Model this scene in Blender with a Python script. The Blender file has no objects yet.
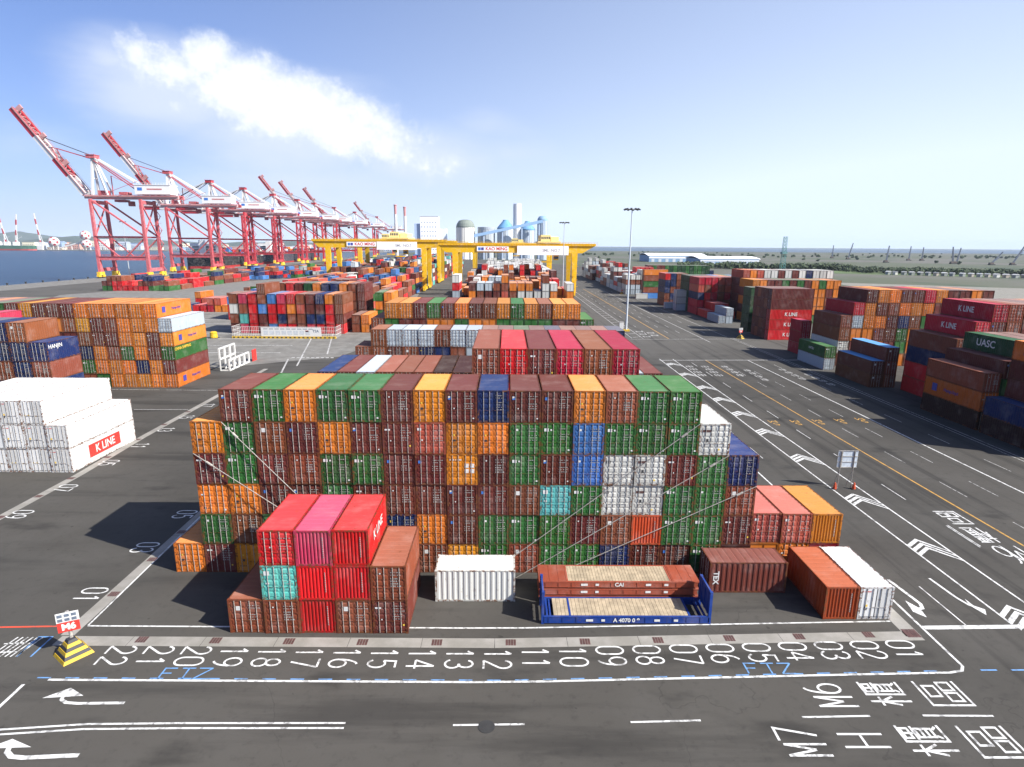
import bpy, math, random
import numpy as np
from mathutils import Vector, Matrix
random.seed(7)
R_ = math.radians
SC = bpy.context.scene
COL = SC.collection

# ------------------------------------------------------------------ camera
CAM_LOC = Vector((22.1426, -44.5449, 26.4737))
FPX, PITCH, YAW, ROLL = 596.053, 0.2286, 0.0089, 0.0072
def cam_axes():
    cy, sy, cp, sp = math.cos(YAW), math.sin(YAW), math.cos(PITCH), math.sin(PITCH)
    F = Vector((sy*cp, cy*cp, -sp)); Rr = Vector((cy, -sy, 0)); U = Rr.cross(F)
    cr, sr = math.cos(ROLL), math.sin(ROLL)
    return cr*Rr + sr*U, -sr*Rr + cr*U, F
CR, CU, CF = cam_axes()
cd = bpy.data.cameras.new('camera'); cam = bpy.data.objects.new('camera', cd); COL.objects.link(cam)
cd.sensor_width = 36; cd.lens = 36*FPX/1024; cd.clip_start = 0.5; cd.clip_end = 80000
m = Matrix((CR, CU, -CF)).transposed().to_4x4(); m.translation = CAM_LOC
cam.matrix_world = m
SC.camera = cam

# ------------------------------------------------------------------ light
SUN_EL, SUN_AZ = R_(39.3), R_(113.6)          # azimuth clockwise from +Y
SKY_STRENGTH, SUN_STRENGTH, EXPOSURE = 0.095, 5.0, 0.98
W = bpy.data.worlds.new('World'); SC.world = W; W.use_nodes = True
def build_world():
    nt = W.node_tree; N = nt.nodes; L = nt.links
    bg = N['Background']; bg.inputs[1].default_value = SKY_STRENGTH
    sky = N.new('ShaderNodeTexSky'); sky.sky_type = 'NISHITA'; sky.sun_disc = False
    sky.sun_elevation = SUN_EL; sky.sun_rotation = SUN_AZ
    sky.altitude = 0; sky.air_density = 0.6; sky.dust_density = 2.4; sky.ozone_density = 8
    tc = N.new('ShaderNodeTexCoord')
    def math_(op, a, b=None, clamp=False):
        n = N.new('ShaderNodeMath'); n.operation = op; n.use_clamp = clamp
        for i, v in enumerate((a, b)):
            if v is None: continue
            if isinstance(v, (int, float)): n.inputs[i].default_value = v
            else: L.new(v, n.inputs[i])
        return n.outputs[0]
    sep = N.new('ShaderNodeSeparateXYZ'); L.new(tc.outputs['Generated'], sep.inputs[0])
    az = math_('ARCTAN2', sep.outputs[0], sep.outputs[1])
    el = math_('ARCSINE', sep.outputs[2])
    cmb = N.new('ShaderNodeCombineXYZ'); L.new(az, cmb.inputs[0]); L.new(el, cmb.inputs[1])
    def noise(scale, detail, rough, sx=1.0, sy=1.0, off=0.0):
        mp = N.new('ShaderNodeMapping'); mp.inputs['Scale'].default_value = (sx, sy, 1)
        mp.inputs['Location'].default_value = (off, off*0.7, off)
        L.new(cmb.outputs[0], mp.inputs[0])
        n = N.new('ShaderNodeTexNoise'); n.inputs['Scale'].default_value = scale
        n.inputs['Detail'].default_value = detail; n.inputs['Roughness'].default_value = rough
        L.new(mp.outputs[0], n.inputs['Vector']); return n.outputs[0]
    def ramp(v, lo, hi):
        n = N.new('ShaderNodeMapRange'); n.interpolation_type = 'SMOOTHSTEP'
        n.inputs[1].default_value = lo; n.inputs[2].default_value = hi
        L.new(v, n.inputs[0]); return n.outputs[0]
    # a cumulus bank: blobs given by bearing, elevation, half sizes (radians)
    blobs = CLOUD_BLOBS
    n1 = noise(8, 10, 0.62); n2 = noise(30, 9, 0.68, off=3.1)
    wob = math_('ADD', math_('MULTIPLY', math_('SUBTRACT', n1, 0.5), 1.5),
                math_('MULTIPLY', math_('SUBTRACT', n2, 0.5), 0.8))
    total = None
    for (a0, e0, sa, se, w) in blobs:
        da = math_('DIVIDE', math_('SUBTRACT', az, a0), sa)
        de = math_('DIVIDE', math_('SUBTRACT', el, e0), se)
        d = math_('SQRT', math_('ADD', math_('MULTIPLY', da, da), math_('MULTIPLY', de, de)))
        v = math_('MULTIPLY', math_('SUBTRACT', 1.0, d), w)
        total = v if total is None else math_('MAXIMUM', total, v)
    body = math_('ADD', total, math_('MULTIPLY', wob, 0.75))
    dens = ramp(body, 0.0, 0.5)
    # thin veil beneath and around the bank
    wn = noise(5, 6, 0.55, 1.0, 2.6, 9.0)
    vd = None
    for (a0, e0, sa, se, w) in VEIL_BLOBS:
        da = math_('DIVIDE', math_('SUBTRACT', az, a0), sa)
        de = math_('DIVIDE', math_('SUBTRACT', el, e0), se)
        d = math_('SQRT', math_('ADD', math_('MULTIPLY', da, da), math_('MULTIPLY', de, de)))
        v = math_('MULTIPLY', math_('SUBTRACT', 1.0, d), w)
        vd = v if vd is None else math_('MAXIMUM', vd, v)
    veil = ramp(math_('ADD', vd, math_('MULTIPLY', math_('SUBTRACT', wn, 0.5), 1.2)), 0.0, 1.15)
    cov = math_('MAXIMUM', math_('MULTIPLY', dens, 0.93), math_('MULTIPLY', veil, 0.84), True)
    mix = N.new('ShaderNodeMix'); mix.data_type = 'RGBA'
    # milky summer haze, thicker low down and towards the sun's side
    e1 = math_('POWER', 2.718, math_('MULTIPLY', math_('ABSOLUTE', el), -HAZE_FALL)); a1 = ramp(az, -0.75, 0.75)
    e2 = math_('POWER', 2.718, math_('MULTIPLY', math_('ABSOLUTE', el), -11.0))
    hz = math_('ADD', math_('ADD', math_('MULTIPLY', e1, math_('ADD', math_('MULTIPLY', a1, .50), .50)), math_('MULTIPLY', e2, .32)), math_('MULTIPLY', a1, .22), True)
    hzm = N.new('ShaderNodeMix'); hzm.data_type = 'RGBA'; L.new(hz, hzm.inputs[0]); hsv = N.new('ShaderNodeHueSaturation'); hsv.inputs['Hue'].default_value = .507; hsv.inputs['Saturation'].default_value = 1.22; hsv.inputs['Value'].default_value = 1.06; L.new(sky.outputs[0], hsv.inputs['Color']); L.new(hsv.outputs[0], hzm.inputs[6]); hzm.inputs[7].default_value = MILK
    L.new(cov, mix.inputs[0]); L.new(hzm.outputs[2], mix.inputs[6])
    cc = N.new('ShaderNodeMix'); cc.data_type = 'RGBA'; L.new(ramp(math_('ADD', body, math_('MULTIPLY', math_('SUBTRACT', n2, .5), 1.4)), .15, 1.05), cc.inputs[0])
    cc.inputs[6].default_value = CLOUD_DIM; cc.inputs[7].default_value = CLOUD_COL; L.new(cc.outputs[2], mix.inputs[7])
    L.new(mix.outputs[2], bg.inputs[0])
CLOUD_COL = (6.4, 6.5, 6.7, 1); CLOUD_DIM = (4.3, 4.75, 5.7, 1); MILK = (4.6, 5.35, 6.6, 1); HAZE_FALL = 2.9
def px_dir(u, v):
    d = CF + CR*((u-512)/FPX) - CU*((v-383.5)/FPX); d.normalize()
    return math.atan2(d.x, d.y), math.asin(d.z)
def blob(u, v, su, sv, w=1.0):
    a, e = px_dir(u, v); a2, _ = px_dir(u+su, v); _, e2 = px_dir(u, v-sv)
    return (a, e, a2-a, e2-e, w)
CLOUD_BLOBS = [blob(140, 54, 40, 27, .7), blob(176, 70, 60, 36, .9), blob(207, 60, 46, 36, 1.1), blob(240, 88, 76, 48, 1.2), blob(290, 110, 82, 48, 1.2),
               blob(345, 128, 80, 44, 1.1), blob(392, 144, 72, 38, .75), blob(432, 160, 62, 30, .42), blob(172, 106, 34, 12, .35)]
VEIL_BLOBS = [blob(185, 92, 140, 80, 1.3), blob(290, 135, 160, 75, 1.35), blob(420, 160, 130, 52, 1.1), blob(330, 180, 230, 60, .8), blob(485, 125, 60, 30, .5),
              blob(110, 60, 44, 30, .9), blob(40, 140, 90, 30, .45), blob(505, 155, 60, 25, .5)]
build_world()
sl = bpy.data.lights.new('sun', 'SUN'); sun = bpy.data.objects.new('sun', sl); COL.objects.link(sun)
sl.energy = SUN_STRENGTH; sl.angle = R_(0.5); sl.color = (1.0, 0.95, 0.87)
sd = Vector((math.sin(SUN_AZ)*math.cos(SUN_EL), math.cos(SUN_AZ)*math.cos(SUN_EL), math.sin(SUN_EL)))
sun.rotation_euler = sd.to_track_quat('Z', 'Y').to_euler(); sun.location = (60, -60, 120)
vs = SC.view_settings; vs.view_transform = 'Standard'; vs.look = 'None'; vs.exposure = EXPOSURE; vs.gamma = 1; vs.use_curve_mapping = False
SC.cycles.max_bounces = 6; SC.cycles.volume_bounces = 0; SC.cycles.use_denoising = True

# ------------------------------------------------------------------ materials
class NT:
    def __init__(s, name):
        s.m = bpy.data.materials.new(name); s.m.use_nodes = True
        s.t = s.m.node_tree; s.N = s.t.nodes; s.L = s.t.links; s.b = s.N['Principled BSDF']
    def put(s, sock, v):
        if isinstance(v, (int, float)): sock.default_value = v
        elif isinstance(v, (tuple, list)): sock.default_value = v
        else: s.L.new(v, sock)
    def math(s, op, a, b=None, clamp=False):
        n = s.N.new('ShaderNodeMath'); n.operation = op; n.use_clamp = clamp
        s.put(n.inputs[0], a)
        if b is not None: s.put(n.inputs[1], b)
        return n.outputs[0]
    def mix(s, f, a, b, mode='MIX'):
        n = s.N.new('ShaderNodeMix'); n.data_type = 'RGBA'; n.blend_type = mode
        s.put(n.inputs[0], f); s.put(n.inputs[6], a); s.put(n.inputs[7], b); return n.outputs[2]
    def coords(s, kind='Object', scale=(1, 1, 1), shift=None):
        tc = s.N.new('ShaderNodeTexCoord'); v = tc.outputs[kind]
        if shift is not None:
            n = s.N.new('ShaderNodeVectorMath'); n.operation = 'ADD'; s.L.new(v, n.inputs[0]); s.L.new(shift, n.inputs[1]); v = n.outputs[0]
        mp = s.N.new('ShaderNodeMapping'); mp.inputs['Scale'].default_value = scale; s.L.new(v, mp.inputs[0]); return mp.outputs[0]
    def noise(s, vec, scale, detail=4, rough=.55):
        n = s.N.new('ShaderNodeTexNoise'); n.inputs['Scale'].default_value = scale; n.inputs['Detail'].default_value = detail
        n.inputs['Roughness'].default_value = rough; s.L.new(vec, n.inputs['Vector']); return n.outputs[0]
    def range(s, v, lo, hi, a=0., b=1.):
        n = s.N.new('ShaderNodeMapRange'); n.interpolation_type = 'SMOOTHSTEP'
        n.inputs[1].default_value = lo; n.inputs[2].default_value = hi; n.inputs[3].default_value = a; n.inputs[4].default_value = b
        s.L.new(v, n.inputs[0]); return n.outputs[0]
    def bump(s, h, strength, dist=.05):
        n = s.N.new('ShaderNodeBump'); n.inputs['Strength'].default_value = strength; n.inputs['Distance'].default_value = dist
        s.L.new(h, n.inputs['Height']); s.L.new(n.outputs[0], s.b.inputs['Normal'])
MATS = {}
def paint(name, rust=.3, fade=.12, top_sheen=0.0, rough=.58, attr=None, dirt=.42, spec=.18, rlo=.58):
    """weathered steel paint; its hue is the object's own colour (or a per-face attribute)"""
    t = NT(name); oi = t.N.new('ShaderNodeObjectInfo')
    if attr:
        an = t.N.new('ShaderNodeAttribute'); an.attribute_name = attr; base = an.outputs['Color']
        vec = t.coords('Object'); vs_ = t.coords('Object', (3, 3, .22))
    else:
        base = oi.outputs['Color']
        cm = t.N.new('ShaderNodeCombineXYZ')
        for i, k in enumerate((61., 37., 23.)): t.L.new(t.math('MULTIPLY', oi.outputs['Random'], k), cm.inputs[i])
        vec = t.coords('Object', shift=cm.outputs[0]); vs_ = t.coords('Object', (5, 5, .35), shift=cm.outputs[0])
    big = t.noise(vec, .55, 5, .6); st = t.noise(vs_, 1.3, 4, .6); fine = t.noise(vec, 3.2, 8, .68)
    bw = t.N.new('ShaderNodeRGBToBW'); t.L.new(base, bw.inputs[0]); pale = t.range(bw.outputs[0], .25, .5, 1, .28)
    c = base
    if top_sheen:  # puts the sheen on upward faces into the base colour
        gm = t.N.new('ShaderNodeGamma'); gm.inputs[1].default_value = 1-top_sheen; t.L.new(c, gm.inputs[0])
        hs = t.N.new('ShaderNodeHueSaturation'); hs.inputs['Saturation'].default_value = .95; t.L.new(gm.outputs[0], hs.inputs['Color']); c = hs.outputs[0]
    c = t.mix(t.range(big, .45, .75, 0, fade), c, (.66, .6, .55, 1))
    if not attr:
        hv = t.N.new('ShaderNodeHueSaturation'); t.put(hv.inputs['Value'], t.range(oi.outputs['Random'], 0, 1, .86, 1.14)); t.L.new(c, hv.inputs['Color']); c = hv.outputs[0]
    c = t.mix(t.math('MULTIPLY', t.range(st, .5, .78, 0, dirt), pale), c, (.05, .038, .03, 1))
    c = t.mix(t.range(fine, rlo, rlo+.11, 0, rust), c, (.13, .05, .02, 1))
    t.L.new(c, t.b.inputs['Base Color']); t.put(t.b.inputs['Roughness'], t.range(big, .3, .7, rough-.08, rough+.15))
    t.b.inputs['Specular IOR Level'].default_value = spec
    MATS[name] = t.m; return t.m
PAINT = paint('container_paint', rust=.5, fade=.10)
ROOF = paint('container_paint_top_sheen', rust=.5, fade=.08, top_sheen=.19, rough=.65, dirt=.22)  # container paint made paler: grazing light on the roofs painted in
FRAME = paint('container_frame_paint', rust=.9, fade=.05, dirt=.7, rlo=.47)
FIELD = paint('distant_container_paint', rust=.15, attr='paint')
STEEL = paint('crane_paint', rust=.12, fade=.2, rough=.45, dirt=.2)
PLAIN = paint('structure_paint', rust=.0, fade=.15, rough=.7, dirt=.25)
def flat(name, col, rough=.6, var=.25, scale=2.0, metal=0.0, dark=None, kind='Object'):
    t = NT(name); vec = t.coords(kind); n = t.noise(vec, scale, 6, .62)
    dk = dark or tuple(c*(1-var) for c in col)
    c = t.mix(t.range(n, .35, .68), (*dk, 1), (*col, 1)); t.L.new(c, t.b.inputs['Base Color'])
    t.b.inputs['Roughness'].default_value = rough; t.b.inputs['Metallic'].default_value = metal
    MATS[name] = t.m; return t.m
ROD = flat('galvanised_steel', (.40, .375, .34), .5, .45, 6)
WHITE = flat('white_marking', (.64, .64, .62), .6, .2, 6); DECAL = flat('faded_lettering_white', (.38, .37, .35), .6, .45, 5)
MK_BLUE = flat('blue_marking', (.05, .2, .6)); MK_YEL = flat('yellow_marking', (.75, .5, .05)); MK_DARK = flat('dark_marking', (.03, .03, .035)); MK_RED = flat('red_marking', (.6, .04, .03))
MK_NAVY = flat('navy_marking', (.05, .05, .28))
def road_paint(name, col, wear=.5):
    t = NT(name); vec = t.coords('Object'); n = t.noise(vec, 2.2, 9, .7); n2 = t.noise(vec, .25, 3, .5)
    n4 = t.noise(t.coords('Object', (1, .12, 1)), 1.1, 5, .6)
    k = t.math('MAXIMUM', t.math('MULTIPLY', t.range(n, .46, .62), t.range(n2, .3, .62, .25, wear+.3)), t.math('MULTIPLY', t.range(n4, .58, .72), .28), True)
    c = t.mix(k, (*col, 1), (.07, .067, .063, 1)); t.L.new(c, t.b.inputs['Base Color']); t.b.inputs['Roughness'].default_value = .7
    return t.m
RW = road_paint('road_paint_white', (.60, .60, .58)); RWOLD = road_paint('road_paint_worn', (.42, .415, .395), .9)
RY = road_paint('road_paint_yellow', (.46, .25, .035)); RB = road_paint('road_paint_blue', (.12, .27, .52)); RR = road_paint('road_paint_red', (.62, .07, .03), .3)
def asphalt():
    t = NT('asphalt'); v = t.coords('Object')
    n0 = t.noise(v, .018, 5, .6); n1 = t.noise(v, .16, 6, .62); n2 = t.noise(v, 1.4, 6, .7); n3 = t.noise(v, 14, 3, .7)
    c = t.mix(t.range(n0, .35, .65), (.047, .0445, .040, 1), (.070, .0655, .058, 1))
    c = t.mix(t.range(n1, .42, .70, 0, .55), c, (.078, .074, .067, 1))
    c = t.mix(t.range(n2, .5, .75, 0, .35), c, (.022, .0215, .021, 1))
    c = t.mix(t.range(n3, .45, .8, 0, .35), c, (.085, .08, .073, 1))
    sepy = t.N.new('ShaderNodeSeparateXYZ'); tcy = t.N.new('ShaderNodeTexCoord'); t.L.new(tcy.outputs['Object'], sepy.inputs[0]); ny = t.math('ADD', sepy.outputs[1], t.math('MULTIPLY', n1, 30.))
    c = t.mix(t.range(ny, 70, 150, 0, .55), c, (.115, .11, .10, 1))  # paler farther off: grazing sheen and haze painted in, along with older paving
    # tyre wear: along the lanes east of the blocks, across in the yard
    sep = t.N.new('ShaderNodeSeparateXYZ'); tc = t.N.new('ShaderNodeTexCoord'); t.L.new(tc.outputs['Object'], sep.inputs[0])
    lane = t.math('MULTIPLY', t.range(sep.outputs[0], 49, 54), 1.0)
    sy_ = t.noise(t.coords('Object', (1.0, .025, 1)), .55, 6, .6); sx_ = t.noise(t.coords('Object', (.05, .42, 1)), .6, 6, .6)
    sm = t.mix(lane, sx_, sy_)
    c = t.mix(t.range(sm, .50, .66, 0, .48), c, (.019, .0185, .018, 1))
    bl = t.noise(t.coords('Object', (.16, .34, 1)), .62, 5, .55); c = t.mix(t.range(bl, .58, .72, 0, .6), c, (.020, .0195, .019, 1))
    oil = t.noise(v, .9, 3, .5); c = t.mix(t.range(oil, .70, .76, 0, .55), c, (.016, .0155, .015, 1))
    vo = t.N.new('ShaderNodeTexVoronoi'); vo.feature = 'DISTANCE_TO_EDGE'; vo.inputs['Scale'].default_value = .045
    wv = t.N.new('ShaderNodeVectorMath'); wv.operation = 'ADD'; nz = t.N.new('ShaderNodeTexNoise'); nz.inputs['Scale'].default_value = .12; nz.inputs['Detail'].default_value = 5
    t.L.new(v, nz.inputs['Vector']); sc_ = t.N.new('ShaderNodeVectorMath'); sc_.operation = 'SCALE'; sc_.inputs['Scale'].default_value = 9
    t.L.new(nz.outputs['Color'], sc_.inputs[0]); t.L.new(v, wv.inputs[0]); t.L.new(sc_.outputs[0], wv.inputs[1]); t.L.new(wv.outputs[0], vo.inputs['Vector'])
    c = t.mix(t.range(vo.outputs['Distance'], .0, .0016, .28, 0.), c, (.015, .0145, .014, 1))
    vp = t.N.new('ShaderNodeTexVoronoi'); vp.inputs['Scale'].default_value = .05; t.L.new(t.coords('Object', (1, .55, 1)), vp.inputs['Vector']); vp.distance = 'CHEBYCHEV'
    sp = t.N.new('ShaderNodeSeparateColor'); t.L.new(vp.outputs['Color'], sp.inputs[0])
    c = t.mix(t.range(sp.outputs[0], .72, .74, 0, .22), c, (.068, .066, .06, 1))
    t.L.new(c, t.b.inputs['Base Color']); t.b.inputs['Roughness'].default_value = .9; t.b.inputs['Specular IOR Level'].default_value = .12
    t.bump(n3, .25, .02); return t.m
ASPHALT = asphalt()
def concrete(name, a=(.20, .19, .165), b=(.28, .265, .24), lines=False):
    t = NT(name); v = t.coords('Object'); n1 = t.noise(v, .35, 7, .65); n2 = t.noise(v, 4, 6, .7)
    c = t.mix(t.range(n1, .35, .7), (*a, 1), (*b, 1)); c = t.mix(t.range(n2, .55, .8, 0, .45), c, (.13, .12, .105, 1))
    sx_ = t.noise(t.coords('Object', (.03, .35, 1)), .5, 6, .6); c = t.mix(t.range(sx_, .5, .7, 0, .6 if lines else .3), c, (.10, .095, .088, 1))
    t.L.new(c, t.b.inputs['Base Color']); t.b.inputs['Roughness'].default_value = .85; return t.m
CONC = concrete('kerb_concrete'); APRON = concrete('quay_concrete', (.125, .12, .105), (.19, .183, .165), True)
def water():
    t = NT('harbour_water'); v = t.coords('Object', (1, 1, 1)); n = t.noise(v, .05, 6, .6); n2 = t.noise(v, .35, 4, .6); n3 = t.noise(t.coords('Object', (.0012, .006, 1)), 1.0, 4, .6)
    c = t.mix(t.range(n3, .35, .65), (.008, .026, .052, 1), (.014, .038, .07, 1)); t.L.new(c, t.b.inputs['Base Color'])
    t.b.inputs['Roughness'].default_value = .3; t.b.inputs['IOR'].default_value = 1.33
    t.bump(t.math('ADD', n, n2), .9, 1.2); return t.m
WATER = water()
def fields():
    t = NT('field_ground'); v = t.coords('Object'); n1 = t.noise(v, .004, 7, .6); n2 = t.noise(t.coords('Object', (1, .35, 1)), .012, 7, .65); n3 = t.noise(v, .08, 5, .7)
    c = t.mix(t.range(n1, .42, .6), (.062, .072, .038, 1), (.095, .090, .072, 1)); c = t.mix(t.range(n2, .52, .66), c, (.03, .05, .022, 1))
    c = t.mix(t.range(n3, .6, .75, 0, .7), c, (.12, .115, .10, 1)); t.L.new(c, t.b.inputs['Base Color']); t.b.inputs['Roughness'].default_value = .95; return t.m
FIELDG = fields()
LEAF = flat('foliage', (.036, .065, .02), .8, .6, .25)
HILLM = flat('hill_woodland', (.05, .07, .05), .9, .4, .01)
WOOD = flat('deck_timber', (.42, .34, .23), .8, .35, 1.5)
GRATE = flat('drain_grate_iron', (.10, .045, .04), .7, .4, 3)
DARK = flat('dark_rubber', (.03, .03, .03), .8); GLASSD = flat('cab_glass', (.05, .07, .09), .15)

# ------------------------------------------------------------------ mesh helpers
class MB:
    def __init__(s): s.v = []; s.f = []; s.m = []; s.mats = []; s.cols = []
    def slot(s, mat):
        if mat not in s.mats: s.mats.append(mat)
        return s.mats.index(mat)
    def poly(s, pts, mat, col=None):
        i = len(s.v); s.v += [tuple(p) for p in pts]; s.f.append(tuple(range(i, i+len(pts)))); s.m.append(s.slot(mat)); s.cols.append(col)
    def hexa(s, P, mat, col=None, skip=()):
        i = len(s.v); s.v += [tuple(p) for p in P]
        for k, q in enumerate(((0, 3, 2, 1), (4, 5, 6, 7), (0, 1, 5, 4), (1, 2, 6, 5), (2, 3, 7, 6), (3, 0, 4, 7))):
            if k in skip: continue
            s.f.append(tuple(i+a for a in q)); s.m.append(s.slot(mat)); s.cols.append(col)
        return s
    def box(s, x0, x1, y0, y1, z0, z1, mat, col=None, skip=()):
        return s.hexa([(x0, y0, z0), (x1, y0, z0), (x1, y1, z0), (x0, y1, z0), (x0, y0, z1), (x1, y0, z1), (x1, y1, z1), (x0, y1, z1)], mat, col, skip)
    def beam(s, p, q, w, h=None, mat=None, w2=None, h2=None, up=(0, 0, 1), col=None):
        p, q = Vector(p), Vector(q); h = w if h is None else h; w2 = w if w2 is None else w2; h2 = h if h2 is None else h2
        d = (q-p).normalized(); u = Vector(up)
        if abs(d.dot(u)) > .98: u = Vector((0, 1, 0))
        a = d.cross(u).normalized(); b = a.cross(d)
        P = [p-a*w/2-b*h/2, p+a*w/2-b*h/2, p+a*w/2+b*h/2, p-a*w/2+b*h/2, q-a*w2/2-b*h2/2, q+a*w2/2-b*h2/2, q+a*w2/2+b*h2/2, q-a*w2/2+b*h2/2]
        return s.hexa(P, mat, col)
    def tube(s, p, q, r, mat, r2=None, n=8):
        p, q = Vector(p), Vector(q); r2 = r if r2 is None else r2; d = (q-p).normalized()
        u = Vector((0, 0, 1)) if abs(d.z) < .9 else Vector((1, 0, 0)); a = d.cross(u).normalized(); b = a.cross(d)
        i = len(s.v)
        for (c, rr) in ((p, r), (q, r2)):
            for k in range(n):
                t = 2*math.pi*k/n; s.v.append(tuple(c + (a*math.cos(t)+b*math.sin(t))*rr))
        sl_ = s.slot(mat)
        for k in range(n):
            s.f.append((i+k, i+(k+1) % n, i+n+(k+1) % n, i+n+k)); s.m.append(sl_); s.cols.append(None)
        s.f.append(tuple(i+k for k in reversed(range(n)))); s.f.append(tuple(i+n+k for k in range(n))); s.m += [sl_]*2; s.cols += [None]*2
        return s
    def lathe(s, cx, cy, prof, mat, n=24):
        i = len(s.v); sl_ = s.slot(mat)
        for (r, z) in prof:
            for k in range(n):
                t = 2*math.pi*k/n; s.v.append((cx+r*math.cos(t), cy+r*math.sin(t), z))
        for j in range(len(prof)-1):
            for k in range(n):
                a = i+j*n; s.f.append((a+k, a+(k+1) % n, a+n+(k+1) % n, a+n+k)); s.m.append(sl_); s.cols.append(None)
        a = i+(len(prof)-1)*n; s.f.append(tuple(a+k for k in range(n))); s.m.append(sl_); s.cols.append(None)
        return s
    def mesh(s, name):
        me = bpy.data.meshes.new(name); me.from_pydata(s.v, [], s.f)
        for mm in s.mats: me.materials.append(mm)
        me.polygons.foreach_set('material_index', s.m)
        if any(c is not None for c in s.cols):
            at = me.attributes.new('paint', 'FLOAT_COLOR', 'FACE')
            buf = []
            for c in s.cols: buf += list(c if c else (.5, .5, .5))[:3] + [1.]
            at.data.foreach_set('color', buf)
        me.update(); return me
def link(name, data, parent=None, loc=None, color=None):
    o = bpy.data.objects.new(name, data); COL.objects.link(o)
    if parent is not None: o.parent = parent
    if loc is not None: o.location = loc
    if color is not None: o.color = (*color, 1)
    return o
def tag(o, label, cat, group=None):
    o['label'] = label; o['category'] = cat
    if group: o['group'] = group
    return o
def struct(name, mb):
    o = link(name, mb.mesh(name)); o['kind'] = 'structure'; return o
def thing(name, label, cat, loc=(0, 0, 0), group=None, rz=0):
    o = link(name, None, loc=loc); o.rotation_euler.z = rz; return tag(o, label, cat, group)
def part(name, mb, parent, color=None):
    return link(name, mb.mesh(name), parent, color=color)
def copy_tree(o, parent=None):
    c = o.copy(); COL.objects.link(c); c.parent = parent
    for ch in list(o.children): copy_tree(ch, c)
    return c
def recolor(o, f):
    o.color = (*f(tuple(o.color)[:3]), 1)
    for ch in o.children: recolor(ch, f)

# ------------------------------------------------------------------ ground, water, hills
QX = -287.0
g = MB(); g.poly([(QX, -300, -.03), (15000, -300, -.03), (15000, 14500, -.03), (QX, 14500, -.03)], FIELDG); struct('ground', g)
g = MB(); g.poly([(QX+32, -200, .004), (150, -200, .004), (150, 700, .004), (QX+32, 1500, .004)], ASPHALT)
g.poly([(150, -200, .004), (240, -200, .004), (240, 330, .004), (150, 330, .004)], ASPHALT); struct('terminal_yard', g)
g = MB(); g.box(QX, QX+32, -200, 1700, -4, .006, APRON); struct('quay_apron', g)
g = MB(); g.poly([(-40, 83, .008), (-18, 97, .008), (-12, 125, .008), (-30, 330, .008), (-150, 420, .008), (-205, 262, .008), (-140, 120, .008), (-62, 82, .008)], APRON); struct('concrete_yard', g)
g = MB(); g.poly([(-12000, -300, -3), (QX, -300, -3), (QX, 14500, -3), (-12000, 14500, -3)], WATER); struct('water', g)
def hills():
    me = MB(); rng = random.Random(3); n = 120
    for (y0, hmax, x0, x1, se) in ((5200, 120, -8000, -1200, 1), (7500, 150, -11500, -2500, 2)):
        r2 = random.Random(se); ph = [r2.uniform(0, 6.28) for _ in range(6)]
        row = []
        for i in range(n+1):
            t = i/n; x = x0+(x1-x0)*t
            h = sum(math.sin(t*f*6.28+p)*a for f, p, a in zip((1, 2.3, 4.1, 9, 17, 37), ph, (.3, .25, .18, .08, .05, .03)))
            h = max(.12, .55+h)*hmax*min(1, (1-t)*5+.05)
            row.append((x, h))
        for (x, h), (x2, h2) in zip(row, row[1:]):
            me.poly([(x, y0, -3), (x2, y0, -3), (x2, y0+250, h2*.6), (x, y0+250, h*.6)], HILLM)
            me.poly([(x, y0+250, h*.6), (x2, y0+250, h2*.6), (x2, y0+700, h2), (x, y0+700, h)], HILLM)
            me.poly([(x, y0+700, h), (x2, y0+700, h2), (x2, y0+1800, -3), (x, y0+1800, -3)], HILLM)
    struct('hills', me)
hills()
g = MB(); g.box(-6000, -420, 2030, 5400, -5, -1.2, APRON); struct('far_quay_land', g)

# ------------------------------------------------------------------ painted markings
def strokes(mb, lines, tf, w, z, mat):
    split = []
    for L in lines:
        P = [Vector(tf(*p)) for p in L]
        P = [p for i, p in enumerate(P) if i == 0 or (p-P[i-1]).length > 1e-4]
        cur = [P[0]]
        for i in range(1, len(P)):
            cur.append(P[i])
            if i < len(P)-1:
                d1 = (P[i]-P[i-1]).normalized(); d2 = (P[i+1]-P[i]).normalized()
                if d1.dot(d2) < -.25: split.append(cur); cur = [P[i]]
        split.append(cur)
    for li, P in enumerate(split):
        z += .0006
        P = [p for i, p in enumerate(P) if i == 0 or (p-P[i-1]).length > 1e-4]
        closed = len(P) > 2 and (P[0]-P[-1]).length < 1e-3
        if closed: P = P[:-1]
        n = len(P); Lft, Rgt = [], []
        for i in range(n):
            a = P[i-1] if (i > 0 or closed) else None; b = P[(i+1) % n] if (i < n-1 or closed) else None
            d1 = (P[i]-a).normalized() if a is not None else None; d2 = (b-P[i]).normalized() if b is not None else None
            if d1 is None: d1 = d2
            if d2 is None: d2 = d1
            n1 = Vector((-d1.y, d1.x)); n2 = Vector((-d2.y, d2.x)); mm = n1+n2
            if mm.length < .3: mm = n1
            mm.normalize(); k = 1/max(.45, mm.dot(n1)); Lft.append(P[i]+mm*w/2*k); Rgt.append(P[i]-mm*w/2*k)
        for i in range(n if closed else n-1):
            j = (i+1) % n
            mb.poly([(*Rgt[i], z), (*Rgt[j], z), (*Lft[j], z), (*Lft[i], z)], mat)
def arc(cx, cy, rx, ry, a0, a1, n=12):
    return [(cx+rx*math.cos(R_(a0+(a1-a0)*i/n)), cy+ry*math.sin(R_(a0+(a1-a0)*i/n))) for i in range(n+1)]
def rect(x0, y0, x1, y1): return [(x0, y0), (x1, y0), (x1, y1), (x0, y1), (x0, y0)]
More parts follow.
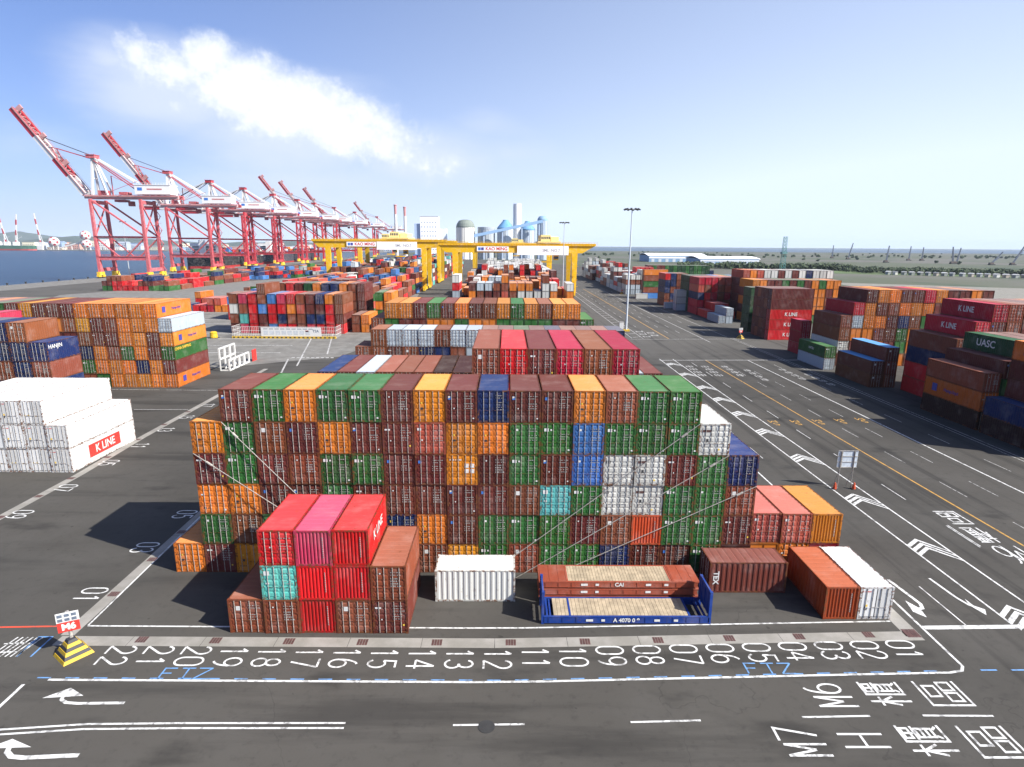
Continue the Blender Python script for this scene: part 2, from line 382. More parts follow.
GL = {
 '0': [arc(.5, .72, .45, .28, 0, 180)+arc(.5, .28, .45, .28, 180, 360)+[(.95, .72)]],
 '1': [[(.55, 0), (.55, 1), (.25, .78)]],
 '2': [arc(.5, .72, .42, .28, 170, -35)+[(.06, 0), (.96, 0)]],
 '3': [arc(.45, .74, .4, .26, 160, -90), arc(.45, .26, .46, .26, 90, -160)],
 '4': [[(.72, 0), (.72, 1), (.04, .32), (1, .32)]],
 '5': [[(.9, 1), (.2, 1), (.14, .56)]+arc(.47, .32, .44, .31, 125, -150)],
 '6': [arc(.5, .3, .44, .3, 0, 360, 18), arc(.62, .3, .56, .7, 180, 95, 8)],
 '7': [[(.04, 1), (.96, 1), (.4, 0)]],
 '8': [arc(.5, .75, .36, .25, -90, 270, 16), arc(.5, .26, .44, .26, 90, 450, 16)],
 '9': [arc(.5, .7, .44, .3, 0, 360, 18), arc(.38, .7, .56, .7, 0, -85, 8)],
 'M': [[(0, 0), (0, 1), (.5, .3), (1, 1), (1, 0)]], 'H': [[(0, 0), (0, 1)], [(1, 0), (1, 1)], [(0, .5), (1, .5)]],
 'F': [[(0, 0), (0, 1), (.9, 1)], [(0, .52), (.7, .52)]], 'T': [[(.5, 0), (.5, 1)], [(0, 1), (1, 1)]], 'Z': [[(0, 1), (1, 1), (0, 0), (1, 0)]],
 'gui': [[(.17, 0), (.17, 1)], [(0, .74), (.36, .74)], [(.17, .72), (.02, .3)], [(.18, .72), (.36, .4)],
         [(1, .98), (.46, .98), (.46, .03), (1, .03)], rect(.58, .76, .9, .92), [(.74, .7), (.74, .97)], [(.52, .66), (.97, .66)],
         rect(.6, .24, .88, .6), [(.6, .48), (.88, .48)], [(.6, .36), (.88, .36)], [(.64, .2), (.55, .1)], [(.84, .2), (.94, .1)]],
 'qu': [[(1, 1), (0, 1), (0, 0), (1, 0)], rect(.36, .58, .8, .86), rect(.16, .14, .5, .44), rect(.6, .14, .94, .44)],
}
def bow(x):
    xs, ys = (-20, -7, 22, 42, 52, 60), (0.1, 0, -.2, .45, .75, .8)
    return float(np.interp(x, xs, ys))
def by(x, y): return (x, y+bow(x))
mk = MB()
xs_ = list(np.linspace(-7.4, 50.1, 14))
strokes(mk, [[by(x, -7.15) for x in xs_]], lambda x, y: (x, y), .14, .016, RW)
strokes(mk, [[by(x, -12.5-.25*min(1, max(0, (x+6)/40))*0) for x in np.linspace(-6.2, 50.6, 14)] + [(51.5, -11.62), (51.85, -11.2), (51.93, -7.1), (52.0, -3), (52.4, 12), (52.6, 60), (53, 110)]], lambda x, y: (x, y), .17, .016, RW)
strokes(mk, [[(-7.42, -7.1), (-7.6, -3), (-8.0, 6), (-8.6, 20), (-9, 35)]], lambda x, y: (x, y), .13, .016, RW)
strokes(mk, [[(-7.4, -12.9), (-7.36, -14.8), (-7.4, -22)]], lambda x, y: (x, y), .2, .016, RW)
dbl = [(-12, -16.9), (-6, -16.42), (-1.4, -16.02), (4, -15.95), (13.1, -15.94)]
strokes(mk, [dbl, [(x, y-.36) for x, y in dbl]], lambda x, y: (x, y), .13, .016, RW)
strokes(mk, [[(19.2, -16.09), (23.25, -16.02)], [(29.3, -15.87), (33.35, -15.74)], [(39.3, -15.5), (43.3, -15.4)], [(46.4, -15.37), (50.5, -15.4)],
             [(29.3, -20), (33.3, -20)], [(19, -20.1), (23, -20.1)]], lambda x, y: (x, y), .13, .016, RW)
strokes(mk, [[(52.05, -7.2), (59.4, -7.05)]], lambda x, y: (x, y), .42, .016, RW)
# lanes running along the blocks
def vline(x, y0, y1, w, mat=RW, n=6, mb=mk): strokes(mb, [[(x, y0+(y1-y0)*i/n) for i in range(n+1)]], lambda a, b: (a, b), w, .016, mat)
vline(58.75, -6.8, 96, .16); vline(61.95, -9, 96, .16); vline(79.65, -12, 95.3, .2); vline(88.2, 0, 130, .12, RWOLD); vline(89.0, 0, 130, .12, RWOLD)
vline(55.3, -6.9, -1.9, .1)
for (x, ph) in ((65.2, 45.9), (72.45, 46.7), (76.05, 46.9), (83.6, 44)):
    k = -7
    while k < 6:
        y = ph+k*10.35
        if x == 65.2 and 2 < y < 14: pass
        if y < 88: vline(x, y, y+4.3, .1, RWOLD if x > 70 else RW, 1)
        k += 1
for k in range(-1, 9): vline(55.05, 24.2-28.0+k*10.35+21, 24.2-28.0+k*10.35+25.2, .1, RW, 1) if 18 < 17.2+k*10.35 < 95 else None
vline(65.4, 4.7, 8.9, .1, RW, 1); vline(65.3, -6, -1.5, .14, RW, 1); vline(72.5, -4, .3, .12, RW, 1)
strokes(mk, [[(58.4, 94.3), (69.2, 94.8), (92, 95.6)]], lambda x, y: (x, y), .25, .016, RW)
for i, y in enumerate((4.9, 15.3, 28.1, 39.2, 48.8, 58, 67.1, 79.0, 90, -5.6)):
    for k in range(3):
        yy = y-.75*k+.6
        mk.poly([(58.83, yy-.55, .016), (58.83, yy-1.0, .016), (60.3, yy+.15, .016), (60.3, yy+.6, .016)][::-1], RW)
        mk.poly([(60.3, yy+.15, .017), (61.87, yy-1.9, .017), (61.87, yy-1.65, .017), (60.3, yy+.6, .017)], RW)
for (x0, y0, s) in ((62.3, 88, 1), (65.8, 88, 1), (70.5, 88, .8), (74, 84, .8), (82.2, 85, .8), (85.5, 80, .8)):   # worn words at the far end of the lanes
    for k in range(4):
        strokes(mk, [rect(x0+.3, y0-3*k-.3, x0+1.7*s, y0-3*k-1.7), [(x0+.3, y0-3*k-1), (x0+1.7*s, y0-3*k-1)], [(x0+1, y0-3*k), (x0+1, y0-3*k-2.2)]], lambda a, b: (a, b), .16, .016, RWOLD)
def far_hatch(x0, x1, y0, y1, step):
    y = y0
    while y < y1:
        strokes(mk, [[(x0, y), (x1, y+1.5)]], lambda a, b: (a, b), .35, .016, RWOLD); y += step
far_hatch(58.8, 61.9, 130, 260, 7); vline(58.75, 128, 330, .2, RWOLD); vline(61.95, 128, 330, .2, RWOLD); vline(79.65, 122, 330, .25, RWOLD); vline(88, 132, 330, .18, RWOLD)
for (x, y0) in ((65.2, 140), (72.4, 140), (76, 140), (84, 140)):
    for k in range(14): vline(x, y0+k*13, y0+k*13+5, .16, RWOLD, 1)
strokes(mk, [[(58, 126.5), (92, 128.5)]], lambda a, b: (a, b), .25, .016, RWOLD)
for k in range(5):
    strokes(mk, [rect(63+3.0*(k % 2), 131+2.6*k, 64.8+3.0*(k % 2), 133+2.6*k), [(63+3*(k % 2), 132+2.6*k), (65+3*(k % 2), 132+2.6*k)]], lambda a, b: (a, b), .3, .016, RWOLD)
# western yard
strokes(mk, [[(-56, 62.7), (-29.6, 62.4)], [(-38.4, 49.2), (-29.65, 49.3)], [(-29, 93.5), (-19.5, 93.7)]], lambda x, y: (x, y), .16, .016, RWOLD)
strokes(mk, [[(-29.2, 93.4), (-20.2, 59.2)], [(-24.4, 85.3), (-42.6, 161.6)], [(-22, 100), (-44, 190)]], lambda x, y: (x, y), .35, .016, RWOLD)
for k in range(9): strokes(mk, [[(-29+k*1.15, 95.2), (-28.3+k*1.15, 95.3)]], lambda a, b: (a, b), .9, .016, RWOLD)
for k in range(16):
    y = 100+k*11
    strokes(mk, [[(-105, y), (-34-k*.8, y+1.5)]], lambda a, b: (a, b), .5, .016, RWOLD)
struct('lane_markings', mk)
mk = MB()
for x, w in ((69.45, .2),): vline(x, -12, 94.6, w, RY, 8, mk); vline(x, 128, 330, .28, RY, 4, mk)
def gly(mb, ch, tf, w, z, mat): strokes(mb, GL[ch], tf, w, z, mat)
for (x, y) in ((63.5, 43.4), (67, 43.6), (70.7, 44), (74.4, 44.5), (78, 45)):       # yellow lettering across the lanes
    gly(mk, 'M', lambda a, b, x=x, y=y: (x+.55-a*1.1, y+1.2-b*1.1), .17, .017, RY); gly(mk, '5', lambda a, b, x=x, y=y: (x+.4-a*.8, y-.15-b*1.1), .17, .017, RY)
struct('yellow_markings', mk)
mk = MB()
for i in range(22):
    s = '%02d' % (i+1); cx = 49.15-2.502*i; y0 = -9.45+bow(cx)*(1. if cx > 22 else .8)
    if cx < 22: y0 -= .15
    for k, ch in enumerate(s):
        cy = (y0-.47-1.06*k if cx < 40 else y0-.45-.98*k)+.2+max(0, min(.18, (15-cx)*.012))
        gly(mk, ch, lambda a, b, cx=cx, cy=cy: (cx-.9+b*1.8+(cx-22)*.0, cy+.42-a*.84), .135, .016, RW)
for (s, x, y) in (('01', -9.85, -3.3), ('03', -10.0, 4.0), ('05', -10.0, 10.7), ('07', -26.5, 17.2), ('09', -26.3, 10.6), ('05', -26.8, 25.0), ('11', -26.8, 31.5), ('13', -27.2, 38.5), ('15', -27.6, 45), ('17', -27.8, 52), ('07', -10.3, 17.5)):
    for k, ch in enumerate(s):
        gly(mk, ch, lambda a, b, x=x, y=y, k=k: (x-.95+b*1.9, y+.95-k*1.0-a*.8), .14, .016, RW)
struct('bay_numbers', mk)
mk = MB()
def lane_word(chars, x, y, wy, hx, up=-1, w=.14):     # letters that read along +Y, tops towards -X
    for ch, ox, oy, sy_, sx_ in chars:
        gly(mk, ch, lambda a, b: (x+ox+hx*sx_*(1-b), y+oy+wy*sy_*a), w, .016, RW)
lane_word([('M', 0, 0, .42, 1), ('6', -.25, 1.0, .5, .95)], 40.75, -14.65, 1.75, 2.35)
lane_word([('gui', 0, 0, 1, 1)], 44.05, -14.6, 1.95, 2.45); lane_word([('qu', 0, 0, 1, 1)], 47.6, -14.58, 2.0, 2.45)
lane_word([('M', 0, 0, .42, 1), ('7', -.1, .95, .55, .95)], 37.35, -18.15, 1.75, 2.35)
lane_word([('H', 0, 0, .45, 1)], 40.65, -17.6, 1.95, 2.5); lane_word([('gui', 0, 0, 1, 1)], 44.2, -18.2, 2.1, 2.5); lane_word([('qu', 0, 0, 1, 1)], 47.75, -18.28, 2.15, 2.5)
def lane_word2(ch, x0, x1, y0, y1, w=.16): gly(mk, ch, lambda a, b: (x1-(x1-x0)*a, y1-(y1-y0)*(1-(1-b)) if False else y0+(y1-y0)*(1-b)), w, .016, RW)
lane_word2('qu', 66.1, 68.2, 9.2, 12.0); lane_word2('gui', 66.1, 68.1, 5.4, 8.4); lane_word2('6', 66.1, 67.2, 1.7, 4.7); lane_word2('M', 67.2, 68.5, 1.7, 4.8)
for k in range(6):
    strokes(mk, [[(-11.6+.17*k*2, -10.4), (-11.3+.17*k*2, -8.4)]], lambda a, b: (a, b), .1, .016, RW)
strokes(mk, [[(-11.7, -9.1), (-10.3, -9.0)], [(-11.7, -10), (-10.2, -9.9)]], lambda a, b: (a, b), .1, .016, RW)
struct('lane_letters', mk)
mk = MB()
def turn_arrow(pts_shaft, w, head):
    strokes(mk, [pts_shaft], lambda a, b: (a, b), w, .016, RW); mk.poly([(x, y, .017) for x, y in head], RW)
turn_arrow([(-.3, -14.42), (-3.0, -14.47), (-3.75, -14.40), (-4.2, -14.15), (-4.3, -13.75)], .2, [(-5.4, -14.05), (-3.1, -13.85), (-4.3, -13.2)])
turn_arrow([(-.4, -18.12), (-3.2, -18.28), (-3.9, -18.2), (-4.35, -17.9), (-4.5, -17.5)], .26, [(-5.6, -17.7), (-3.3, -17.6), (-4.75, -17.05)])
turn_arrow([(53.42, -.9), (53.7, -3.4), (53.78, -4.3), (53.55, -4.85), (53.2, -4.95)], .26, [(52.9, -3.85), (53.35, -4.9), (53.1, -6.0), (52.55, -5.3)])
turn_arrow([(56.95, -.7), (57.15, -3.4), (57.4, -4.4), (57.95, -5.0)], .2, [(57.75, -5.7), (58.2, -5.0), (57.7, -4.5), (57.7, -3.6), (57.45, -4.4), (57.5, -4.8)])
struct('lane_arrows', mk)
mk = MB()
for k in range(34):
    x = -7+k*1.75
    if x < 50: strokes(mk, [[(x, -12.33+bow(x)), (x+.85, -12.33+bow(x+.85))]], lambda a, b: (a, b), .1, .019, RB)
strokes(mk, [[(52.75, -11.57), (53.8, -11.56)], [(54.75, -11.56), (56, -11.55)], [(57, -11.5), (58.2, -11.5)]], lambda a, b: (a, b), .12, .019, RB)
for (x0, y0) in ((.5, -12.42), (37.65, -11.9)):
    for k, ch in enumerate('FTZ'): gly(mk, ch, lambda a, b: (x0+1.08*k+a*.85, y0+b*.95), .1, .019, RB)
strokes(mk, [[(-9.83, -10.41), (-9.9, -8.37), (-9.0, -8.37), (-8.91, -10.41)]], lambda a, b: (a, b), .12, .016, RB)
struct('blue_markings', mk)
mk = MB(); strokes(mk, [[(-60, -7.9), (-30, -7.6), (-13.4, -7.32), (-9.5, -7.2)]], lambda a, b: (a, b), .16, .016, RR); struct('red_line', mk)
# drain kerbs: concrete strips with iron grates, joints every few metres
kb = MB()
def strip(path, w):
    for (p, q) in zip(path, path[1:]):
        p, q = Vector(p), Vector(q); d = (q-p).normalized(); n_ = Vector((-d.y, d.x))*w/2; Ln = (q-p).length; k = max(1, round(Ln/5)); g_ = .015
        for i in range(k):
            a = p+d*(Ln*i/k+g_); b = p+d*(Ln*(i+1)/k-g_)
            kb.poly([(*(a-n_), .012), (*(b-n_), .012), (*(b+n_), .012), (*(a+n_), .012)], CONC)
xs_ = np.linspace(-8.4, 51.2, 13); strip([(x, -8.78+bow(x)*.95) for x in xs_], 1.0)
strip([(-8.1, -8.2), (-8.2, 1.7), (-8.6, 20), (-8.9, 36)], .95); strip([(-27.6, 6.5), (-27.7, 21), (-28.6, 35), (-29.2, 60), (-29.9, 82)], .95); strip([(50.7, -8.2), (50.75, 4), (50.6, 12)], 1.1)
struct('kerb_strip', kb)
gr = MB()
for i, (x, y) in enumerate(((-2.71, -8.64), (2.36, -8.72), (7.38, -8.8), (12.4, -8.88), (17.47, -8.9), (22.51, -8.89), (27.6, -8.78), (32.66, -8.62), (37.66, -8.4), (42.61, -8.21), (47.6, -7.99), (50.73, -7.83),
                           (-8.1, -3.2), (-8.15, 2.0), (-8.3, 7), (-27.65, 10), (-27.7, 15), (-27.8, 20), (-28.2, 27), (-28.6, 34), (-28.9, 41), (-29, 48))):
    w, d = (.36, .31) if i != 11 else (.5, .45)
    for k in range(4): gr.box(x-w+2*w*k/4+.01, x-w+2*w*(k+1)/4-.02, y-d, y+d, .013, .022, GRATE)
struct('drain_grates', gr)
mh = MB(); mh.lathe(21.1, -16.2, [(.48, .012), (.48, .026), (.4, .028), (.38, .024), (.01, .026)], DARK, 20); struct('manhole_cover', mh)

# ------------------------------------------------------------------ containers
CW = 2.438
CC = dict(m=(.105, .024, .019), b=(.175, .050, .025), o=(.52, .150, .018), y=(.54, .20, .016), g=(.026, .105, .024), n=(.009, .020, .075), u=(.045, .15, .38),
          w=(.47, .47, .44), W=(.57, .57, .56), t=(.08, .35, .32), r=(.43, .012, .015), R=(.34, .065, .042), p=(.43, .034, .075), k=(.030, .013, .011), e=(.33, .38, .42),  # k is deepened: shade on the navy-roofed block put into its colour
          G=(.013, .052, .020), B=(.38, .065, .018), c=(.33, .010, .026), q=(.12, .038, .022), s=(.03, .14, .12))
CN = dict(m='maroon', b='rust brown', o='orange', y='amber yellow', g='green', n='navy blue', u='bright blue', w='dirty white', W='white', t='turquoise', r='red', R='pale red', p='pink',
          k='dark brown', e='pale grey', G='dark green', B='orange red', c='crimson', q='blue roofed brown', s='teal green')
def corr(mb, x, y0, y1, z0, z1, n, d, side, mat, axis='y'):
    """trapezoid corrugated sheet; side=+1/-1 outward; d = depth inward"""
    st = (y1-y0)/n
    pts = []
    for i in range(n):
        a = y0+i*st
        pts += [(a, 0), (a+st*.34, 0), (a+st*.5, d), (a+st*.84, d)]
    pts.append((y1, 0))
    for (a, da), (b, db) in zip(pts, pts[1:]):
        if axis == 'y': q = [(x-side*da, a, z0), (x-side*db, b, z0), (x-side*db, b, z1), (x-side*da, a, z1)]
        else: q = [(a, x-side*da, z0), (b, x-side*db, z0), (b, x-side*db, z1), (a, x-side*da, z1)]
        if (side > 0) == (axis != 'y'): q = q[::-1]
        mb.poly(q, mat)
def door_panel(mb, x0, x1, z0, z1, mat, y=.05, smooth=False):
    if smooth:
        mb.box(x0, x1, y-.03, y+.04, z0, z1, mat); mb.box(x0+.02, x1-.02, y-.036, y-.031, z0+.02, z0+.06, DARK); mb.box(x0, x0+.018, y-.036, y-.031, z0, z1, DARK); mb.box(x1-.018, x1, y-.036, y-.031, z0, z1, DARK); return
    """door leaf pressed into five horizontal panels"""
    mb.box(x0, x1, y, y+.04, z0, z1, mat)
    n = 5; H = z1-z0
    for i in range(n):
        a = z0+.06+i*(H-.08)/n; b = a+(H-.08)/n-.10
        mb.hexa([(x0+.07, y-.002, a), (x1-.07, y-.002, a), (x1-.07, y+.01, a), (x0+.07, y+.01, a), (x0+.07, y-.002, b), (x1-.07, y-.002, b), (x1-.07, y+.01, b), (x0+.07, y+.01, b)], mat)
        mb.hexa([(x0+.09, y-.03, a+.05), (x1-.09, y-.03, a+.05), (x1-.07, y, a), (x0+.07, y, a), (x0+.09, y-.03, b-.05), (x1-.09, y-.03, b-.05), (x1-.07, y, b), (x0+.07, y, b)], mat)
MESHES = {}
def cont_mesh(L, end, simple):
    key = (L, end, simple)
    if key in MESHES: return MESHES[key]
    H = 2.591; b = MB(); fr = FRAME if simple else PAINT
    nS = 14 if L < 8 else 30
    if L > 8 and simple: nS = 30
    corr(b, .02, .15, L-.15, .14, H-.08, nS, .045, -1, PAINT); corr(b, CW-.02, .15, L-.15, .14, H-.08, nS, .045, 1, PAINT)
    corr(b, L-.03, .14, CW-.14, .14, H-.08, 9, .05, 1, PAINT, 'x')
    if end == 'b': corr(b, .03, .14, CW-.14, .14, H-.08, 9, .06, -1, PAINT, 'x')
    if end == 'b':
        for k in range(11): b.box(1.86, 1.92, .0, .02, .62+k*.14, .70+k*.14, DECAL)
    # roof with shallow cross corrugation
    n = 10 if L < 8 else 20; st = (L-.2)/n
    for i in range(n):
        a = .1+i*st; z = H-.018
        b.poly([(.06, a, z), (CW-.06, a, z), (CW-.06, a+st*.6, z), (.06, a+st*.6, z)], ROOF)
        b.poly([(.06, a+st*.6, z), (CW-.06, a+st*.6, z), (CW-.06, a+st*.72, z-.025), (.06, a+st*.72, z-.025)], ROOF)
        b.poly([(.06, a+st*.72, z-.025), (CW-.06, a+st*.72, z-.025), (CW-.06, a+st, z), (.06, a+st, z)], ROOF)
    b.poly([(.06, .1, .12), (.06, L-.1, .12), (CW-.06, L-.1, .12), (CW-.06, .1, .12)], FRAME)
    if simple:
        frame_into(b, L)
        if end == 'd':
            door_panel(b, .15, CW/2-.01, .16, H-.12, PAINT); door_panel(b, CW/2+.01, CW-.15, .16, H-.12, PAINT)
            for x in RODX: rod_into(b, x)
    MESHES[key] = b.mesh('container_body'); return MESHES[key]
def frame_into(b, L):
    H = 2.591
    for x in (0, CW-.13):
        for y in (.005, L-.135): b.box(x, x+.13, y, y+.13, .118, H-.122, FRAME)
        b.box(x+.02, x+.11, .17, L-.17, .02, .15, FRAME); b.box(x+.03, x+.10, .17, L-.17, H-.09, H-.01, FRAME)
    for y in (.02, L-.12):
        b.box(.17, CW-.17, y, y+.10, .015, .15, FRAME); b.box(.17, CW-.17, y, y+.10, H-.115, H-.012, FRAME)
    for x in (-.003, CW-.165):
        for y in (-.003, L-.175):
            for z in (0, H-.12): b.box(x, x+.168, y, y+.178, z, z+.12, FRAME)
RODX = (.47, .93, CW-.93, CW-.47)
def rod_into(b, x):
    b.tube((x, -.012, .10), (x, -.012, 2.50), .024, ROD, n=6)
    for z in (.16, .85, 1.7, 2.42): b.box(x-.055, x+.055, -.004, .03, z-.04, z+.04, FRAME)
    s = 1 if x < CW/2 else -1
    b.box(min(x, x+s*.36), max(x, x+s*.36), -.030, -.012, .98, 1.02, FRAME)
def get(key, fn):
    if key not in MESHES:
        b = MB(); fn(b); MESHES[key] = b.mesh(key if isinstance(key, str) else key[0])
    return MESHES[key]
def door_fn(i, kind=None):
    def f(b):
        if kind:
            mm_ = MB(); marking_fn(kind)(mm_)
            for f_, k_ in zip(mm_.f, mm_.m):
                pts = [mm_.v[a] for a in f_]
                if (sum(q_[0] for q_ in pts)/len(pts) > CW/2) == (i == 1): b.poly(pts, mm_.mats[k_])
        x0, x1 = ((.15, CW/2-.01), (CW/2+.01, CW-.15))[i]; door_panel(b, x0, x1, .16, 2.47, PAINT, smooth=bool(kind and kind[0] == 'W'))
        xe = x0 if i == 0 else x1
        for z in (.4, 1.0, 1.6, 2.25): b.box(xe-.05, xe+.05, .0, .05, z-.05, z+.05, FRAME)
    return f
def bars(b, x0, z0, rows, seed, mat=DECAL, y=.012, h=.06, cw=.8):
    r = random.Random(seed)
    for i in range(rows):
        x = x0; z = z0-i*.19
        while x < x0+cw*r.uniform(.7, 1):
            w = r.uniform(.03, .09); b.box(x, x+w, y-.003, y+.002, z, z+h, mat); x += w+r.choice((.03, .04, .11))
def marking_fn(kind):
    def f(b):
        y = .012
        if kind == 'g1':
            b.box(.22, .56, y-.004, y, 1.90, 2.14, WHITE); b.lathe(.74, 0, [], WHITE) if False else b.box(.70, .82, y-.004, y, 1.94, 2.08, WHITE)
            bars(b, 1.42, 2.08, 1, 1); bars(b, 1.42, 1.62, 3, 2, cw=.7); b.box(2.1, 2.25, y-.004, y, .3, .42, WHITE)
        elif kind == 'g2':
            b.box(.5, .66, y-.004, y, 1.96, 2.12, WHITE); bars(b, 1.40, 2.1, 2, 5); bars(b, 1.42, 1.55, 3, 3, cw=.8)
        elif kind == 'm1':
            b.box(.2, .46, y-.004, y, 1.86, 2.12, MK_BLUE); b.hexa([(.2, y-.006, 1.95), (.46, y-.006, 2.12), (.46, y-.002, 2.12), (.2, y-.002, 1.95), (.2, y-.006, 2.0), (.46, y-.006, 2.125), (.46, y-.002, 2.125), (.2, y-.002, 2.0)], MK_YEL)
            b.box(.22, .36, y-.005, y, 2.0, 2.12, WHITE); b.box(.62, .7, y-.004, y, 1.1, 1.2, WHITE); bars(b, 1.42, 2.1, 2, 7); bars(b, 1.42, 1.5, 3, 8, cw=.75); b.box(2.1, 2.2, y-.004, y, .3, .4, WHITE)
        elif kind == 'm2':
            b.lathe(0, 0, [], WHITE) if False else b.box(.26, .50, y-.004, y, 1.82, 2.06, MK_BLUE); bars(b, 1.42, 2.05, 2, 11); bars(b, 1.36, 1.55, 2, 12); bars(b, 1.36, 1.2, 1, 14)
        elif kind == 'm3':
            b.box(.2, .5, y-.004, y, 1.9, 2.06, WHITE); b.box(.64, .74, y-.004, y, 1.92, 2.05, WHITE); b.box(.4, .55, y-.004, y, 1.0, 1.25, WHITE); b.box(.3, .44, y-.004, y, 1.62, 1.7, MK_YEL)
            bars(b, 1.42, 2.1, 2, 21); bars(b, 1.42, 1.6, 3, 22, h=.1, cw=.7)
        elif kind == 'm4':
            b.box(.2, .62, y-.004, y, 1.94, 2.06, WHITE); b.box(.6, .68, y-.004, y, 1.05, 1.15, WHITE); bars(b, 1.42, 2.12, 3, 31); bars(b, 1.42, 1.5, 3, 32, cw=.7); b.box(2.08, 2.2, y-.004, y, .62, .74, MK_YEL)
        elif kind == 'b1':
            bars(b, 1.36, 2.1, 2, 41); bars(b, 1.36, 1.62, 4, 42, h=.1, cw=.75); b.box(.6, .7, y-.004, y, 2.0, 2.1, WHITE)
        elif kind == 'b2':
            b.box(.55, .85, y-.004, y, 1.75, 2.08, WHITE); bars(b, 1.4, 2.1, 2, 51); bars(b, 1.36, 1.4, 3, 52)
        elif kind == 'o1':
            b.box(.55, .72, y-.004, y, 1.0, 1.2, MK_DARK); b.box(.56, .68, y-.004, y, 1.5, 1.62, MK_YEL); bars(b, .3, .55, 1, 61, MK_DARK, h=.08, cw=.6); bars(b, 1.4, .5, 1, 62, MK_DARK, h=.1, cw=.8)
        elif kind == 'o2':
            b.box(.22, .4, y-.004, y, 1.6, 1.72, WHITE); bars(b, 1.4, 1.9, 1, 71, MK_DARK, h=.05); bars(b, .3, .45, 1, 72, MK_DARK, h=.12, cw=.7); b.box(1.9, 2.1, y-.004, y, .3, .45, WHITE)
        elif kind == 'o3':
            for x in (1.42, 1.86):
                for z in (1.0, 1.45): b.box(x, x+.32, y-.004, y, z, z+.34, WHITE)
            bars(b, .25, 2.05, 1, 81, WHITE, h=.12, cw=.9)
        elif kind == 'n1':
            bars(b, 1.4, 2.1, 3, 91); bars(b, 1.4, 1.4, 3, 92, cw=.7); b.box(.3, .5, y-.004, y, 1.9, 2.1, MK_YEL)
        elif kind == 'n2':
            bars(b, 1.4, 2.15, 2, 95); bars(b, 1.45, 1.6, 4, 96, cw=.6)
        elif kind == 'w1':
            b.box(.22, .56, y-.004, y, 1.86, 2.1, MK_DARK); b.box(.3, .34, y-.006, y-.003, 1.86, 2.1, WHITE); b.box(.42, .46, y-.006, y-.003, 1.86, 2.1, WHITE); b.box(.4, .52, y-.004, y, .45, .7, MK_DARK); bars(b, 1.4, 1.9, 2, 98, MK_DARK, h=.04)
        elif kind == 'w2':
            b.box(.55, .72, y-.004, y, 1.1, 1.35, MK_DARK); b.box(.25, .9, y-.003, y, 1.9, 2.1, GRATE); b.box(1.5, 1.66, y-.004, y, .4, .55, MK_YEL)
        elif kind == 'W1':
            b.box(.4, .62, y-.004, y, .75, 1.05, MK_DARK); b.box(.44, .64, y-.005, y, 1.02, 1.2, MK_YEL); bars(b, .2, 2.2, 1, 101, MK_RED, h=.09, cw=.7); b.box(1.9, 2.05, y-.004, y, .7, .85, MK_DARK)
        elif kind == 'W2':
            b.box(.35, .5, y-.004, y, .95, 1.1, MK_YEL); b.box(.75, .9, y-.004, y, .95, 1.1, MK_YEL); b.box(1.6, 1.72, y-.004, y, .9, 1.0, MK_YEL); b.box(1.95, 2.05, y-.004, y, .85, 1.0, MK_DARK)
        elif kind == 't1':
            b.box(.22, .6, y-.004, y, 1.86, 2.18, WHITE); b.box(.3, .55, y-.004, y, 1.2, 1.3, WHITE); bars(b, 1.4, 2.0, 2, 111); bars(b, 1.4, 1.4, 2, 112)
        elif kind == 'r1':
            bars(b, .3, 1.95, 1, 121, h=.05); bars(b, 1.4, 2.0, 1, 122); bars(b, 1.4, 1.6, 3, 123, h=.05); b.box(.75, .86, y-.004, y, 1.3, 1.4, WHITE)
        elif kind == 'r2':
            b.box(.25, .55, y-.004, y, 1.95, 2.15, WHITE); b.box(.55, .66, y-.004, y, 1.1, 1.22, WHITE); bars(b, 1.45, 1.9, 1, 131); bars(b, 1.45, 1.3, 2, 132)
        elif kind == 'blank':
            [b.box(1.86, 1.92, .0, .02, .62+k*.14, .70+k*.14, DECAL) for k in range(11)]
    return f
MARKS = dict(g=['g1', 'g1', 'g1', 'g2'], m=['m1', 'm2', 'm3', 'm4', 'b1'], b=['b1', 'b2', 'b1'], o=['o1', 'o2'], y=['o1', 'o1'], n=['n1', 'n2'], u=['g2'], w=['w1', 'w2'], W=['W1', 'W2'],
             t=['t1'], r=['r1'], R=['r2'], p=['r1'], k=['b1'], e=['g2', 'n2'], G=['g1'], B=['b2'], c=['r1'], q=['b2'], s=['g1'])
ENT = []   # every container: dict
def stack(name, phrase, x0, y0, L, h, rows, pitch=2.487, rot=0, near=0, blank=(), col0=0, texts=None, depth=1):
    for t, row in enumerate(rows):
        for c, ch in enumerate(row):
            if ch == ' ': continue
            e = dict(st=name, ph=phrase, t=t, c=c+col0, nt=len(rows), code=ch, L=L, h=h if not isinstance(h, (list, tuple)) else h[t], rot=rot, near=near, end='b' if (c, t) in blank else 'd', text=(texts or {}).get((c, t)))
            e['z'] = t*h if not isinstance(h, (list, tuple)) else sum(h[:t])
            if rot == 0: e['x'] = x0+c*pitch; e['y'] = y0
            else: e['x'] = x0; e['y'] = y0+c*pitch
            ENT.append(e)
S20, S40 = 6.058, 12.192
stack('M', 'tall front stack', -4.974, 0, S20, 2.591, ["omybmgmobygbggnmmgm", " gbgmbmnomgggmbBggm", " oommgmmmmmbtgwwggb", " mgmbggmmymgmuwwmgn", " ygbmommRooggugggw ", "  mgoggmymnmmobgg  "], near=2, blank={(15, 1)}, col0=-2)
stack('RS', 'small red stack by the numbers', 2.97, -7.91, S20, 2.591, ["bbrbm", " trrb", " rpr "], near=2, blank={(2, 0), (2, 1), (3, 1), (2, 2), (3, 2)}, texts={(3, 2): 'K LINE'})
